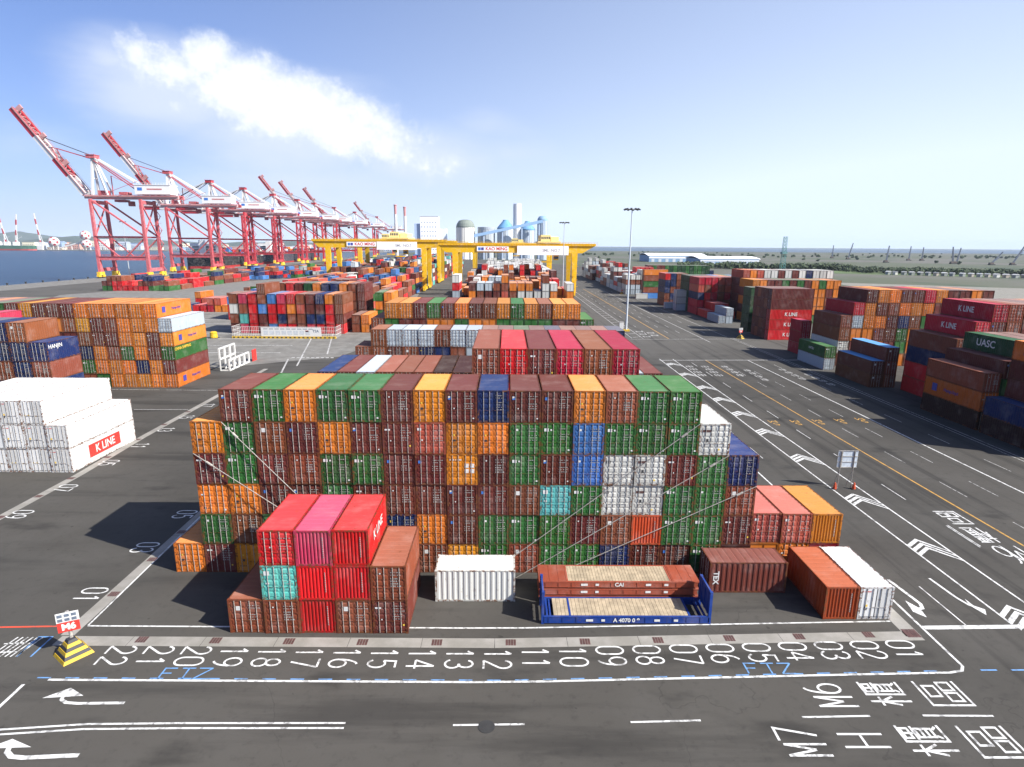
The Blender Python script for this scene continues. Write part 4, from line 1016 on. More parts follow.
part('plate', b, t)
t = thing('barrier_fence', 'long white barrier fence with a lettered board before the mixed block', 'barrier', (-56.2, 124.7, 0))
b = MB(); b.box(0, 29.5, -.35, .35, .004, .55, MK_YELP)
for k in range(24): b.box(.3+k*1.23, .9+k*1.23, -.36, -.352, .1, .45, MK_DARK)
part('base', b, t)
b = MB()
for k in range(60): xx = .1+k*.495; b.tube((xx, 0, .55), (xx, 0, 3.3), .03, WHITE, n=5)
for z in (1.1, 2.2, 3.3): b.beam((0, 0, z), (29.5, 0, z), .07, .07, WHITE)
for k in range(8): b.tube((0, k*.7+.2, .1), (0, k*.7+.2, 3.3), .03, WHITE, n=5); b.tube((29.5, k*.7+.2, .1), (29.5, k*.7+.2, 3.3), .03, WHITE, n=5)
for z in (1.1, 2.2, 3.3):
    for xx in (0, 29.5): b.beam((xx, 0, z), (xx, 5.6, z), .07, .07, WHITE)
part('railing', b, t)
b = MB(); b.box(8.3, 25.4, -.16, -.06, .6, 3.15, WHITE)
for k in range(8): b.box(9+k*1.7, 10.3+k*1.7, -.17, -.161, 1.0, 2.2, MK_GREY2 if 'MK_GREY2' in globals() else flat('pale_grey_marking', (.5, .53, .56), .6, .2))
for k in range(9): b.box(9+k*1.6, 10.2+k*1.6, -.17, -.161, 2.6, 2.8, MK_GREY)
b.box(20.9, 21.8, -.17, -.161, 1.9, 2.3, MK_RED); part('board', b, t)
o = link('lettering', text_mesh('T2A', 1.0, .03, MK_GREY), t); o.rotation_euler = (R_(90), 0, 0); o.location = (23.8, -.165, 2.1)
t = thing('bollard', 'yellow barrel on the yard near the end of the orange block', 'bollard', (-61.4, 124.5, 0)); b = MB(); b.lathe(0, 0, [(1.0, .01), (1.05, .4), (.95, 1.2), (1.0, 1.6), (.6, 1.9), (.1, 1.95)], MK_YELP, 14); part('barrel', b, t)
b = MB(); b.box(-1.2, 1.2, -1.2, 1.2, .006, .12, DARK); part('base', b, t)

# ------------------------------------------------------------------ yellow rail cranes over the blocks
def zig_stairs(b, x, y, z0, z1, mat, w=2.6):
    n = 6
    for k in range(n):
        a = z0+(z1-z0)*k/n; c = z0+(z1-z0)*(k+1)/n; s = 1 if k % 2 else -1
        b.beam((x-s*w/2, y, a), (x+s*w/2, y, c), .5, .12, mat); b.beam((x-s*w/2, y-.3, a+1), (x+s*w/2, y-.3, c+1), .07, .07, mat)
        b.box(x-w/2-.5, x+w/2+.5, y-.4, y+.4, c-.06, c, mat)
BOARDW = flat('board_white', (.88, .88, .87), .5, .06, 1)
def rail_crane(xl, xr, y, d, label, board, sign_x, cantL=9, cantR=11, col=(.62, .37, .008), zb=22.4, zt=27.3, trolley=None):
    t = thing('gantry_crane', label, 'gantry crane', (0, y, 0), 'yellow rail gantry cranes over the container field')
    for (x, rs) in ((xl, -1), (xr, 1)):
        for yy in (0, d):
            b = MB(); s = 1 if yy == 0 else -1
            b.beam((x, yy, 1.9), (x, yy+s*1.2, zb), 2.0, 1.5, STEEL, 3.0, 2.0, up=(0, 1, 0)); part('leg', b, t, col)
        b = MB(); b.beam((x, -3, 1.5), (x, d+3, 1.5), 1.2, 1.3, STEEL); part('sill_beam', b, t, col)
        b = MB()
        for yy in (-2.5, 0, d, d+2.5):
            b.box(x-.5, x+.5, yy-.9, yy+.9, .35, .9, STEEL)
        for yy in (-2.5, 0, d, d+2.5):
            for q in (-.5, .5): b.tube((x-.15, yy+q, .33), (x+.15, yy+q, .33), .32, DARK, n=12)
        part('bogie', b, t, (.35, .25, .02))
        b = MB(); b.beam((x, 1.2, zb+.8), (x, d-1.2, zb+.8), 1.6, 1.8, STEEL); part('end_tie', b, t, col)
    b = MB(); zig_stairs(b, xr, -1.6, 2, zb, STEEL); part('stairs', b, t, col)
    for yy in (1.2, d-1.2):
        b = MB(); a, c = xl-cantL, xr+cantR; Hh = 2.6
        b.hexa([(a+4, yy-.8, zb), (c-7, yy-.8, zb), (c-7, yy+.8, zb), (a+4, yy+.8, zb), (a, yy-.8, zt-1), (c, yy-.8, zt-1), (c, yy+.8, zt-1), (a, yy+.8, zt-1)], STEEL)
        b.box(a-1, c+1, yy-1.4, yy-.85, zt-1.2, zt-1.05, STEEL); b.box(a, c, yy-.8, yy+.8, zt-1, zt, STEEL); part('girder', b, t, col)
        b = MB()
        x = a-1
        while x < c+1: b.box(x, x+.07, yy-1.4, yy-1.33, zt-1.05, zt+.6, STEEL); x += 1.5
        for z in (zt-.2, zt+.6): b.box(a-1, c+1, yy-1.41, yy-1.34, z-.04, z+.04, STEEL)
        part('railing', b, t, col)
    bx0, bx1 = board
    b = MB(); b.box(bx0, bx1, -.25, -.1, zb-1.0, zt-1.3, BOARDW); b.box(bx0-.1, bx1+.1, -.09, .3, zb+.2, zb+.5, STEEL); part('board', b, t, col)
    o = link('lettering', text_mesh('SML  NO.7', 2.0, .03, MK_GREY3), t); o.rotation_euler = (R_(90), 0, 0); o.location = (bx0+(bx1-bx0)*.66, -.27, zb+1.3)
    b = MB(); b.box(sign_x, sign_x+16.5, -.2, .3, zb+.7, zb+3.2, BOARDW); b.box(sign_x+.6, sign_x+2, -.22, -.21, zb+1.2, zb+2.7, MK_BLUE); b.box(sign_x+2.2, sign_x+3.6, -.22, -.21, zb+1.2, zb+2.7, MK_NAVY); part('name_plate', b, t)
    o = link('lettering', text_mesh('KAO MING', 2.3, .06, MK_RED), t); o.rotation_euler = (R_(90), 0, 0); o.location = (sign_x+10.2, -.22, zb+1.95)
    tx = trolley if trolley is not None else xl+(xr-xl)*.75
    b = MB(); b.box(tx-6, tx+6, 0, d, zt+.3, zt+1.1, STEEL); b.box(tx-4.5, tx+.5, .5, d-2, zt+1.1, zt+4.3, PLAIN); b.box(tx+1, tx+5, 2, d-3, zt+1.1, zt+3.4, PLAIN)
    for k in range(5): b.box(tx-4.2+k, tx-3.6+k, .44, .5, zt+2.2, zt+3.4, GLASSD)
    for k in range(9): b.box(tx-6+k*1.5, tx-5.92+k*1.5, -.05, .03, zt+1.1, zt+2.2, STEEL)
    b.box(tx-6, tx+6, -.05, .03, zt+2.12, zt+2.2, STEEL); part('trolley', b, t, (.78, .62, .25))
    b = MB(); b.box(tx+2.5, tx+5, 2, 5, zb-3.6, zb-1.0, PLAIN); b.box(tx+2.6, tx+4.9, 1.95, 2.0, zb-3.0, zb-1.8, GLASSD); part('operator_cab', b, t, (.75, .45, .02))
    b = MB(); b.box(tx-3.2, tx+2.2, d*.4, d*.4+2.4, zb-5.2, zb-4.5, STEEL)
    for sx in (-2.6, 1.6):
        for sy in (d*.4+.3, d*.4+2): b.tube((tx+sx, sy, zb-4.5), (tx+sx, sy, zt), .05, DARK, n=5)
    part('spreader', b, t, col); return t
MK_GREY3 = flat('sign_grey', (.35, .36, .38))
rail_crane(-5.2, 57.3, 274, 32, 'nearest yellow gantry crane with a long white board and KAO MING plate', (27.2, 54), 6.2, trolley=44)
rail_crane(-80, -25.5, 303, 24, 'yellow gantry crane over the field nearest the quay cranes with white board', (-52, -29.2), -69, zb=24.3, zt=29, trolley=-40)
rail_crane(-5.2, 57.3, 455, 28, 'far yellow gantry crane seen through the legs of the nearest one', (27, 54), 6, trolley=30)
rail_crane(-80, -25.5, 378, 24, 'yellow gantry crane standing behind the one nearest the quay', (-54, -30), -70, zb=24.3, zt=29, trolley=-60)

# ------------------------------------------------------------------ ship-to-shore cranes
PINKC, WHC, REDC = (.46, .10, .115), (.66, .65, .64), (.40, .012, .022)
G0, SP = 36.5, 17.5
def band(b, p, q, w, h, mats, up=(0, 0, 1)):
    p, q = Vector(p), Vector(q)
    for k, mt in enumerate(mats): b.beam(p+(q-p)*(k/len(mats)), p+(q-p)*((k+1)/len(mats)), w, h, mt, up=up)
def quay_crane(up=True):
    t = link('quay_crane', None); C = PINKC
    for x in (0, G0):
        for y in (0, SP):
            b = MB(); b.beam((x, y, 4.5), (x, y, 57), 2.2, 2.4, STEEL, 1.7, 1.7, up=(0, 1, 0)); part('leg', b, t, C)
            b = MB(); b.box(x-1.1, x+1.1, y-3.0, y+3.0, 2.2, 4.6, STEEL)
            for q in (-2.4, 2.4): b.box(x-1.0, x+1.0, y+q-1.4, y+q+1.4, .9, 2.2, STEEL)
            for q in (-3.4, -1.5, 1.5, 3.4): b.tube((x-.4, y+q, .62), (x+.4, y+q, .62), .6, DARK, n=10)
            part('bogie', b, t, (.72, .46, .03))
        b = MB(); b.beam((x, 0, 6.3), (x, SP, 6.3), 1.6, 2.4, STEEL); part('sill_beam', b, t, C)
        b = MB(); b.beam((x, 0, 55), (x, SP, 55), 1.6, 2.6, STEEL); part('cross_beam', b, t, C)
        b = MB(); b.beam((x, 0, 30), (x, SP, 55), .8, .8, STEEL); b.beam((x, SP, 30), (x, 0, 55), .8, .8, STEEL); part('end_brace', b, t, C)
    for y in (0, SP):
        b = MB(); b.beam((0, y, 14.5), (G0, y, 14.5), 1.8, 2.6, STEEL); part('portal_beam', b, t, C)
        b = MB(); b.beam((0, y, 30), (G0, y, 30), 1.0, 1.2, STEEL); part('tie_beam', b, t, C)
        b = MB(); b.beam((.8, y, 56), (G0-.8, y, 31), 1.1, 1.1, STEEL); part('diagonal_brace', b, t, C)
        b = MB(); b.beam((.8, y, 29), (G0*.45, y, 15), .9, .9, STEEL); b.beam((G0-.8, y, 29), (G0*.55, y, 15), .9, .9, STEEL); part('lower_brace', b, t, C)
    yc = SP/2
    for y in (yc-3.6, yc+3.6):
        b = MB(); b.beam((-7, y, 58.8), (62, y, 58.8), 1.4, 2.4, STEEL); part('girder', b, t, C if y > yc else (.50, .32, .32))
    b = MB()
    for k in range(15): b.beam((-6+k*4.8, yc-3.6, 60), (-6+k*4.8, yc+3.6, 60), .5, .5, STEEL)
    for y in (yc-5, yc+5):
        b.box(-7, 62, y-.5, y+.5, 59.2, 59.35, STEEL)
        for k in range(35): b.box(-7+k*2, -6.9+k*2, y-.5, y-.4, 59.35, 60.5, STEEL)
        b.box(-7, 62, y-.5, y-.42, 60.4, 60.5, STEEL)
    part('walkway', b, t, C)
    b = MB(); b.box(31, 57, yc-5, yc+5, 60.8, 67.2, PLAIN); b.box(30.6, 57.4, yc-5.3, yc+5.3, 67.2, 67.6, PLAIN)
    b.box(33, 36.5, yc-5.06, yc-5, 63.4, 65.6, MK_BLUE); b.box(40, 51, yc-5.06, yc-5, 63.9, 64.9, MK_REDP)
    for k in range(14): b.box(31+k*2, 31.12+k*2, yc-5.3, yc-5.2, 67.6, 68.8, STEEL)
    b.box(31, 57, yc-5.3, yc-5.2, 68.7, 68.85, STEEL); part('machinery_house', b, t, (.82, .82, .81))
    b = MB()
    for y in (yc-3.6, yc+3.6): b.beam((-1, y, 60), (.5, yc+(y-yc)*.3, 87), 1.5, 1.5, STEEL, 1.1, 1.1); b.beam((10, y, 60), (1.5, yc+(y-yc)*.3, 86), 1.1, 1.1, STEEL)
    b.beam((0, yc-3, 72), (0, yc+3, 72), .8, .8, STEEL); part('mast_frame', b, t, WHC)
    b = MB(); b.box(-2.6, 3.6, yc-3, yc+3, 86, 88.2, STEEL); b.box(-3, 4, yc-3.4, yc+3.4, 88.2, 88.5, STEEL)
    for k in range(5): b.box(-3+k*1.7, -2.9+k*1.7, yc-3.4, yc-3.3, 88.5, 89.6, STEEL)
    part('mast_head', b, t, C)
    for y in (yc-2, yc+2):
        b = MB(); b.beam((2, y, 86.5), (30, y+(y-yc)*.6, 69.5), .9, .9, STEEL); part('back_stay', b, t, WHC)
        b = MB(); b.beam((2, y, 84.5), (36, y+(y-yc)*.6, 60.5), .7, .7, STEEL); part('back_stay', b, t, C)
    hx, hz = -7.5, 60.5
    tip = Vector((-50.5, yc, 119)) if up else Vector((-72, yc, 60.8))
    d = (tip-Vector((hx, yc, hz))); Lb = d.length; d.normalize(); nrm = Vector((-d.z, 0, d.x)) if up else Vector((0, 0, 1))
    if nrm.z < 0 and up: nrm = -nrm
    for y in (yc-3.2, yc+3.2):
        b = MB(); seg = (0, .22, .42, .68, 1.0)
        for k, cm in enumerate((WHITEP, REDP, WHITEP, REDP)):
            p = Vector((hx, y, hz))+d*Lb*seg[k]; q = Vector((hx, y, hz))+d*Lb*seg[k+1]; b.beam(p, q, 3.2, 1.5, cm, up=(0, 1, 0))
        part('boom', b, t)
    b = MB()
    for k in range(16):
        p = Vector((hx, yc, hz))+d*Lb*(k+.5)/16; b.beam(p-Vector((0, 3.2, 0))+nrm*1.2, p+Vector((0, 3.2, 0))+nrm*1.2, .5, .5, STEEL)
        if k < 15:
            q = Vector((hx, yc, hz))+d*Lb*(k+1.5)/16; s = 1 if k % 2 else -1
            b.beam(p+Vector((0, 3.2*s, 0))+nrm*1.2, q-Vector((0, 3.2*s, 0))+nrm*1.2, .35, .35, STEEL)
    for y in (yc-4.4, yc+4.4):
        b.beam(Vector((hx, y, hz))+nrm*1.6, Vector((hx, y, hz))+d*Lb+nrm*1.6, .8, .2, STEEL, up=(0, 1, 0)); b.beam(Vector((hx, y, hz))+nrm*2.9, Vector((hx, y, hz))+d*Lb+nrm*2.9, .15, .15, STEEL)
    for k in (.35, .66, .98): p = Vector((hx, yc, hz))+d*Lb*k+nrm*2.2; b.beam(p-d*1.6, p+d*1.6, 6.5, 1.3, STEEL, up=(0, 1, 0))
    part('boom_walkway', b, t, (.40, .22, .22))
    b = MB()
    for y in (yc-1.2, yc-.4, yc+.4, yc+1.2):
        q = Vector((hx, y, hz))+d*Lb*.66+nrm*2.4; b.tube((0, y, 88), q, .16, DARK, n=5)
    part('hoist_rope', b, t)
    b = MB()
    if up:
        for y in (yc-2.4, yc+2.4):
            m1 = Vector((hx, y, hz))+d*Lb*.52+nrm*4; b.beam((-1, y, 86), m1, .5, .5, STEEL); b.beam(m1, Vector((hx, y, hz))+d*Lb*.40+nrm*1.8, .5, .5, STEEL)
    else:
        for y in (yc-2.4, yc+2.4):
            for f in (.5, .95): b.beam((-1, y, 87), Vector((hx, y, hz))+d*Lb*f+nrm*1.6, .6, .6, STEEL)
    part('fore_stay', b, t, WHC if not up else C)
    b = MB(); b.box(14, 22, yc-3, yc+3, 55.4, 57, STEEL); b.box(23, 26.5, yc-1.5, yc+1.5, 52.5, 56, PLAIN); b.box(22.9, 23, yc-1.4, yc+1.4, 53, 55, GLASSD); part('trolley', b, t, (.30, .08, .09))
    b = MB()
    for x in (0, G0):
        for k in range(11): b.beam((x, .2, 8+k*4.4), (x, SP-.2, 8+k*4.4) if k in (2, 7) else (x, 1.6, 8+k*4.4), .35, .35, STEEL)
    for y in (-.9, SP+.9):
        b.box(0, G0, y-.5, y+.5, 15.9, 16, STEEL); b.box(0, G0, y-.5, y+.5, 30.7, 30.8, STEEL)
        for k in range(16): b.box(k*2.4, k*2.4+.12, y-.5, y-.4, 16, 17.2, STEEL)
        b.box(0, G0, y-.5, y-.4, 17.1, 17.2, STEEL)
    b.beam((0, 1, 57), (G0, 1, 70), .25, .25, STEEL); b.beam((12, yc, 60), (12, yc, 74), .5, .5, STEEL); b.beam((12, yc, 74), (30, yc, 66), .3, .3, STEEL)
    b.box(2, 9, yc-2, yc+2, 60.5, 63.5, STEEL); b.box(18, 24, yc-3, yc+3, 60.5, 62.5, STEEL)
    part('catwalk', b, t, tuple(c*.8 for c in C))
    b = MB()
    for k in range(10):
        a = 5+k*5.1; s = 1 if k % 2 else -1; b.beam((G0+1.8-s*1.5, SP, a), (G0+1.8+s*1.5, SP, a+5), .7, .2, STEEL); b.box(G0+.2, G0+3.8, SP-.5, SP+.5, a+5, a+5.15, STEEL)
    part('stairs', b, t, tuple(c*.8 for c in C)); return t
WHITEP = flat('boom_white', (.64, .63, .62), .55, .15, .3); REDP = flat('boom_red', (.42, .02, .035), .55, .3, .3); MK_REDP = flat('faded_red_marking', (.55, .2, .2))
up0 = quay_crane(True); dn0 = quay_crane(False); used = set()
CRL = ['nearest quay crane, faded pink, its red and white boom raised highest', 'second quay crane, faded pink, boom raised behind the nearest crane',
       'third quay crane, red legs, boom lowered over the dark ship', 'fourth quay crane, bright red legs, white machinery house, boom lowered', 'fifth quay crane, half hidden behind the bright red ones',
       'sixth quay crane with a raised boom beyond the bright red ones', 'seventh quay crane, thin raised boom beside another raised one', 'eighth quay crane, raised boom left of the yellow crane',
       'ninth quay crane, small, lowered boom above the yellow crane', 'farthest quay crane with a small raised boom near the silos']
for k, (y, up, c) in enumerate(((421, 1, PINKC), (520, 1, (.43, .075, .09)), (597, 0, (.41, .03, .045)), (676, 0, REDC), (765, 0, REDC), (857, 1, REDC), (933, 1, REDC), (1045, 1, REDC), (1190, 0, REDC), (1396, 1, REDC))):
    src = up0 if up else dn0
    o = src if src.name not in used else copy_tree(src); used.add(src.name)
    if k and o is not src or c != PINKC:
        def rc(x, c=c):
            return c if abs(x[0]-PINKC[0]) < .02 and abs(x[1]-PINKC[1]) < .02 else x
        recolor(o, rc)
    o.location = (QX+4, y-SP/2, 0); tag(o, CRL[k], 'quay crane', 'ship to shore cranes along the quay')
if True:   # bollards along the quay edge
    b0 = None
    for k in range(9):
        lb = 'small black mooring bollard on the bare quay edge'
        if b0 is None:
            b = MB(); b.lathe(0, 0, [(.55, 0), (.45, .3), (.4, .8), (.7, 1.0), (.65, 1.3), (.1, 1.4)], DARK, 10); b0 = link('mooring_bollard', b.mesh('mooring_bollard')); o = b0
        else: o = b0.copy(); COL.objects.link(o)
        o.location = (QX+1.2, 300+k*14.5, .01); tag(o, lb, 'bollard', 'bollards along the quay edge')

# ------------------------------------------------------------------ ships
def ship(x0, x1, y0, y1, zt, hull, boot, label, cargo=True, bridge_at=.15, axis='y', seed=1):
    t = thing('cargo_ship', label, 'ship', (0, 0, 0)); b = MB(); L = y1-y0; cx = (x0+x1)/2; hw = (x1-x0)/2
    P = lambda s, w, z: (cx+w*hw, y0+s*L, z) if axis == 'y' else (y0+s*L, cx+w*hw, z)
    prof = [(0, .8), (.03, .92), (.10, 1), (.80, 1), (.9, .75), (.96, .4), (1.0, .02)]
    for mat, za, zc in ((PLAIN, -3.5, 1.8), (STEEL, 1.8, zt)):
        b = MB()
        for (s, w), (s2, w2) in zip(prof, prof[1:]):
            for sg in (-1, 1):
                f = .93 if za < -2 else 1
                q = [P(s, sg*w*f, za), P(s2, sg*w2*f, za), P(s2, sg*w2, zc), P(s, sg*w, zc)]; b.poly(q, mat)
            if zc == zt: b.poly([P(s, -w, zc-1), P(s2, -w2, zc-1), P(s2, w2, zc-1), P(s, w, zc-1)], mat)
        b.poly([P(0, -.8, za), P(0, .8, za), P(0, .8, zc), P(0, -.8, zc)], mat); part('hull' if zc == zt else 'boot_topping', b, t, hull if zc == zt else boot)
    b = MB(); q = lambda s0, s1, w0, w1, z0, z1, mt, bb: bb.hexa([P(s0, w0, z0), P(s1, w0, z0), P(s1, w1, z0), P(s0, w1, z0), P(s0, w0, z1), P(s1, w0, z1), P(s1, w1, z1), P(s0, w1, z1)], mt)
    for k in range(5): q(bridge_at-.035+.003*k, bridge_at+.035-.003*k, -.85 if k < 4 else -1, .85 if k < 4 else 1, zt-1+k*3, zt+2+k*3, PLAIN, b)
    q(bridge_at-.06, bridge_at-.04, -.2, .2, zt, zt+17, PLAIN, b)
    for k in range(1, 5): q(bridge_at-.0351, bridge_at+.0351, -.8, .8, zt+.6+k*3-3, zt+1.5+k*3-3, GLASSD, b)
    part('superstructure', b, t, (.8, .8, .79))
    if cargo:
        b = MB(); r = random.Random(seed); pal = [CC[c] for c in 'brmnogwuR']
        n = int(L/14)
        for i in range(n):
            s0 = .2+i*.68/n; hh = r.choice((2, 3, 3, 4))
            for w in range(10):
                for k in range(hh):
                    c = r.choice(pal); q2 = [P(s0, -.95+w*.19, zt-1+k*2.6), P(s0+.62/n, -.95+w*.19, zt-1+k*2.6), P(s0+.62/n, -.95+w*.19+.18, zt-1+k*2.6), P(s0, -.95+w*.19+.18, zt-1+k*2.6)]
                    b.hexa(q2+[(a, b_, z+2.55) for a, b_, z in q2], FIELD, c)
        o = part('deck_cargo', b, t); o['kind'] = 'stuff'
    else:
        for s0 in (.3, .5, .7):
            b = MB(); a = Vector(P(s0, 0, zt)); b.tube(a, a+Vector((0, 0, 22)), 1.2, WHITEP, .8, 10); b.beam(a+Vector((0, 0, 18)), a+Vector((18, 0, 28)) if axis != 'y' else a+Vector((0, 18, 28)), 1, 1, WHITEP); part('deck_crane', b, t)
    return t
ship(QX-34, QX-3.5, 604, 760, 12, (.015, .015, .018), (.45, .03, .03), 'black hulled container ship moored behind the second quay crane', True, .12, seed=2)
ship(QX-36, QX-3.5, 782, 980, 12, (.03, .03, .045), (.4, .03, .03), 'dark container ship loaded with boxes beneath the red quay cranes', True, .14, seed=3)
ship(1975, 2003, -1740, -1535, 13, (.03, .10, .07), (.42, .07, .07), 'long green and red cargo ship moored across the harbour', False, .22, 'x', seed=4)

# ------------------------------------------------------------------ across the harbour
def fx(u, D): return 22.1+(u-507)*D/FPX
D0 = 2058; YB = 2065
def jib(u, vt, lean, label):
    x = fx(u, D0); top = 26.5+(244-vt)*D0/FPX
    t = thing('jib_crane', label, 'crane', (x, YB, -1.2)); b = MB()
    P0, P1 = Vector((0, 0, 14)), Vector((lean, 0, top))
    for k in range(6): b.beam(P0+(P1-P0)*k/6, P0+(P1-P0)*(k+1)/6, 3.2, 3.2, WHITEP if k % 2 else REDP)
    part('jib', b, t); b = MB(); b.box(-9, 9, -9, 9, 0, 14, PLAIN); b.box(-6, 10, -5, 5, 14, 26, PLAIN); b.beam((8, 0, 24), (lean*.7, 0, top*.7), 1.2, 1.2, STEEL); part('base', b, t, (.7, .7, .7))
jib(10, 215, -12, 'tallest red and white jib crane across the harbour'); jib(19, 218, 18, 'red and white jib crane leaning away from the tallest one'); jib(44, 217, -8, 'red and white jib crane standing apart near the ball tank')
jib(2, 224, -14, 'pale jib crane cut by the picture edge across the harbour')
def ball(t, x, z, r):
    b = MB(); prof = [(r*math.sin(math.pi*k/10)+.01, z-r*math.cos(math.pi*k/10)) for k in range(11)]; b.lathe(x, 0, prof, WHITEP, 18); part('tank_ball', b, t)
    b = MB()
    for (a, e) in ((-90, 0), (-50, 30), (-130, 30), (-50, -30), (-130, -30), (-90, 60), (-20, 0), (-160, 0)):
        d = Vector((math.cos(R_(a))*math.cos(R_(e)), math.sin(R_(a))*math.cos(R_(e)), math.sin(R_(e)))); u = d.cross(Vector((0, 0, 1))).normalized(); w = u.cross(d)
        c = Vector((x, 0, z))+d*(r*1.005); b.poly([c+(u*math.cos(q*.785)+w*math.sin(q*.785))*r*.24 for q in range(8)], REDP)
    part('dot_marking', b, t)
for (u, zs, r, lb) in ((57, (22,), 17, 'white ball tank with red dots beside the moored ship'), (89, (16, 44), 16, 'double ball tower with red dots left of the nearest quay crane')):
    t = thing('ball_tank', lb, 'tank', (fx(u, D0), YB, -1.2))
    for z in zs: ball(t, 0, z+4, r)
    b = MB()
    for k in range(6): b.tube((11*math.cos(k), 11*math.sin(k), 0), (11*math.cos(k), 11*math.sin(k), 14), .9, WHITEP, n=6)
    part('support', b, t)
t = thing('conveyor_bridge', 'sloping white conveyor between the two red dotted tanks', 'conveyor', (fx(62, D0), YB, 0)); b = MB(); b.beam((0, 0, 5), (82, 0, 27), 4, 4, WHITEP); part('gallery', b, t)
b = MB()
for q in (.2, .5, .8): b.beam((82*q, 0, -1.2), (82*q, 0, 4+22*q), 2, 2, WHITEP)
part('trestle', b, t)
hb = random.Random(21)
for k in range(70):
    u = hb.choice((hb.uniform(-20, 100), hb.uniform(60, 420), hb.uniform(100, 320))); D = hb.uniform(2100, 2600); w = hb.uniform(14, 60); h = hb.choice((8, 10, 14, 18, 24, 32)) if u < 200 else hb.choice((6, 9, 12, 18)); c = hb.choice(((.75, .74, .72), (.6, .6, .6), (.5, .42, .34), (.35, .4, .48), (.7, .66, .5), (.25, .35, .5), (.55, .3, .25)))
    t = link('harbour_building', None, loc=(fx(u, D), D-44, -1.2)); tag(t, 'small pale building in the blurred row across the harbour', 'building', 'buildings across the harbour')
    b = MB(); b.box(-w/2, w/2, 0, hb.uniform(15, 30), 0, h, PLAIN); part('wall', b, t, c); b = MB()
    if k % 3: b.box(-w/2-.5, w/2+.5, -.5, 31, h, h+1, PLAIN)
    else: b.hexa([(-w/2-.6, -.6, h), (w/2+.6, -.6, h), (w/2+.6, 31, h), (-w/2-.6, 31, h), (-w/2, 14, h+5), (w/2, 14, h+5), (w/2, 16, h+5), (-w/2, 16, h+5)], PLAIN)
    part('roof', b, t, tuple(q*.7 for q in c)); b = MB()
    for i in range(int(w/7)):
        for j in range(max(1, int(h/7))): b.box(-w/2+2+i*7, -w/2+5.5+i*7, -.1, -.02, 2+j*6, 4.5+j*6, GLASSD)
    part('window', b, t)
# ------------------------------------------------------------------ silos and mill beyond the field
D1 = 1120; YS = 1082; SH = 259
def zz(v, D=D1): return 26.5+(245.5-v)*D/FPX
def silo(u0, u1, vt, vdome, body, cap, label, capshape='dome'):
    x = fx((u0+u1)/2, D1); r = (u1-u0)/2*D1/FPX; zb_ = zz(vdome); ztp = zz(vt)
    t = thing('silo', label, 'silo', (x, YS, 0), 'silos of the mill'); b = MB(); b.lathe(0, 0, [(r, 0), (r, zb_)], PLAIN, 28); part('body', b, t, body)
    b = MB()
    if capshape == 'dome': b.lathe(0, 0, [(r*1.02, zb_-1), (r*1.02, zb_+1), (r*.92, zb_+(ztp-zb_)*.45), (r*.7, zb_+(ztp-zb_)*.85), (r*.3, ztp), (.1, ztp)], PLAIN, 28)
    elif capshape == 'cone': b.lathe(0, 0, [(r*1.03, zb_-1), (r*1.03, zb_+1), (r*.35, ztp-2), (r*.3, ztp), (.1, ztp)], PLAIN, 28)
    else: b.lathe(0, 0, [(r*1.02, zb_), (r*1.02, ztp), (.1, ztp+.2)], PLAIN, 28)
    part('roof', b, t, cap); b = MB()
    for k in range(20): a = k*.314; b.box(r*math.cos(a)-.25, r*math.cos(a)+.25, r*math.sin(a)-.25, r*math.sin(a)+.25, 0, zb_-1, PLAIN)
    part('rib', b, t, tuple(c*.8 for c in body))
silo(457, 475, 222, 229, (.72, .70, .64), (.16, .19, .17), 'pale round silo with a dark grey dome behind the yellow crane')
silo(478, 494.5, 229, 231, (.42, .46, .5), (.3, .34, .38), 'low grey silo right of the dark domed one', 'flat')
silo(497, 513, 222, 230, (.45, .5, .56), (.12, .3, .52), 'grey silo with a blue conical roof left of the white tower', 'cone')
silo(512.5, 520, 207, 208, (.82, .82, .82), (.75, .76, .78), 'tall white tower silo, highest of the group', 'flat')
silo(519, 533.5, 223, 231, (.42, .48, .56), (.12, .28, .48), 'grey silo with a blue roof right of the white tower', 'cone')
silo(536, 546, 218, 222, (.40, .48, .58), (.22, .36, .52), 'slim blue grey silo at the right end of the conveyor', 'dome')
t = thing('mill_building', 'tall white mill building left of the domed silo', 'building', (fx(431, D1), YS, 0)); b = MB(); s = D1/FPX
b.box(-9*s, 8.5*s, 0, 24, 0, zz(219.5), PLAIN); part('wall', b, t, (.80, .81, .83)); b = MB(); b.box(8.5*s, 16*s, 2, 22, 0, zz(230.5), PLAIN); part('annex', b, t, (.66, .74, .82)); b = MB(); b.box(-15*s, -9*s, 3, 20, 0, zz(226), PLAIN); part('annex', b, t, (.42, .55, .75))
b = MB(); b.box(-9.3*s, 8.8*s, -.4, 24.4, zz(219.5), zz(219), PLAIN); part('roof', b, t, (.6, .62, .66)); b = MB()
for k in range(6):
    for j in range(8): b.box(-8*s+k*5, -8*s+2.4+k*5, -.12, -.02, 8+j*8, 10.5+j*8, PLAIN)
part('window', b, t, (.45, .52, .62))
t = thing('conveyor_bridge', 'long blue conveyor sloping up across the silos', 'conveyor', (0, YS-26, 0)); b = MB(); b.beam((fx(474, D1-20), 0, zz(237.5)), (fx(541, D1-20), 0, zz(223.5)), 4.5, 5, PLAIN); part('gallery', b, t, (.30, .48, .72)); b = MB()
for q in (.15, .42, .7, .95): x = fx(474+67*q, D1-20); b.beam((x, 0, 0), (x, 0, zz(237.5-14*q)), 2, 2, PLAIN)
part('trestle', b, t, (.45, .55, .7))
CHIM = flat('faded_chimney_red', (.50, .22, .22), .7, .2, .3)
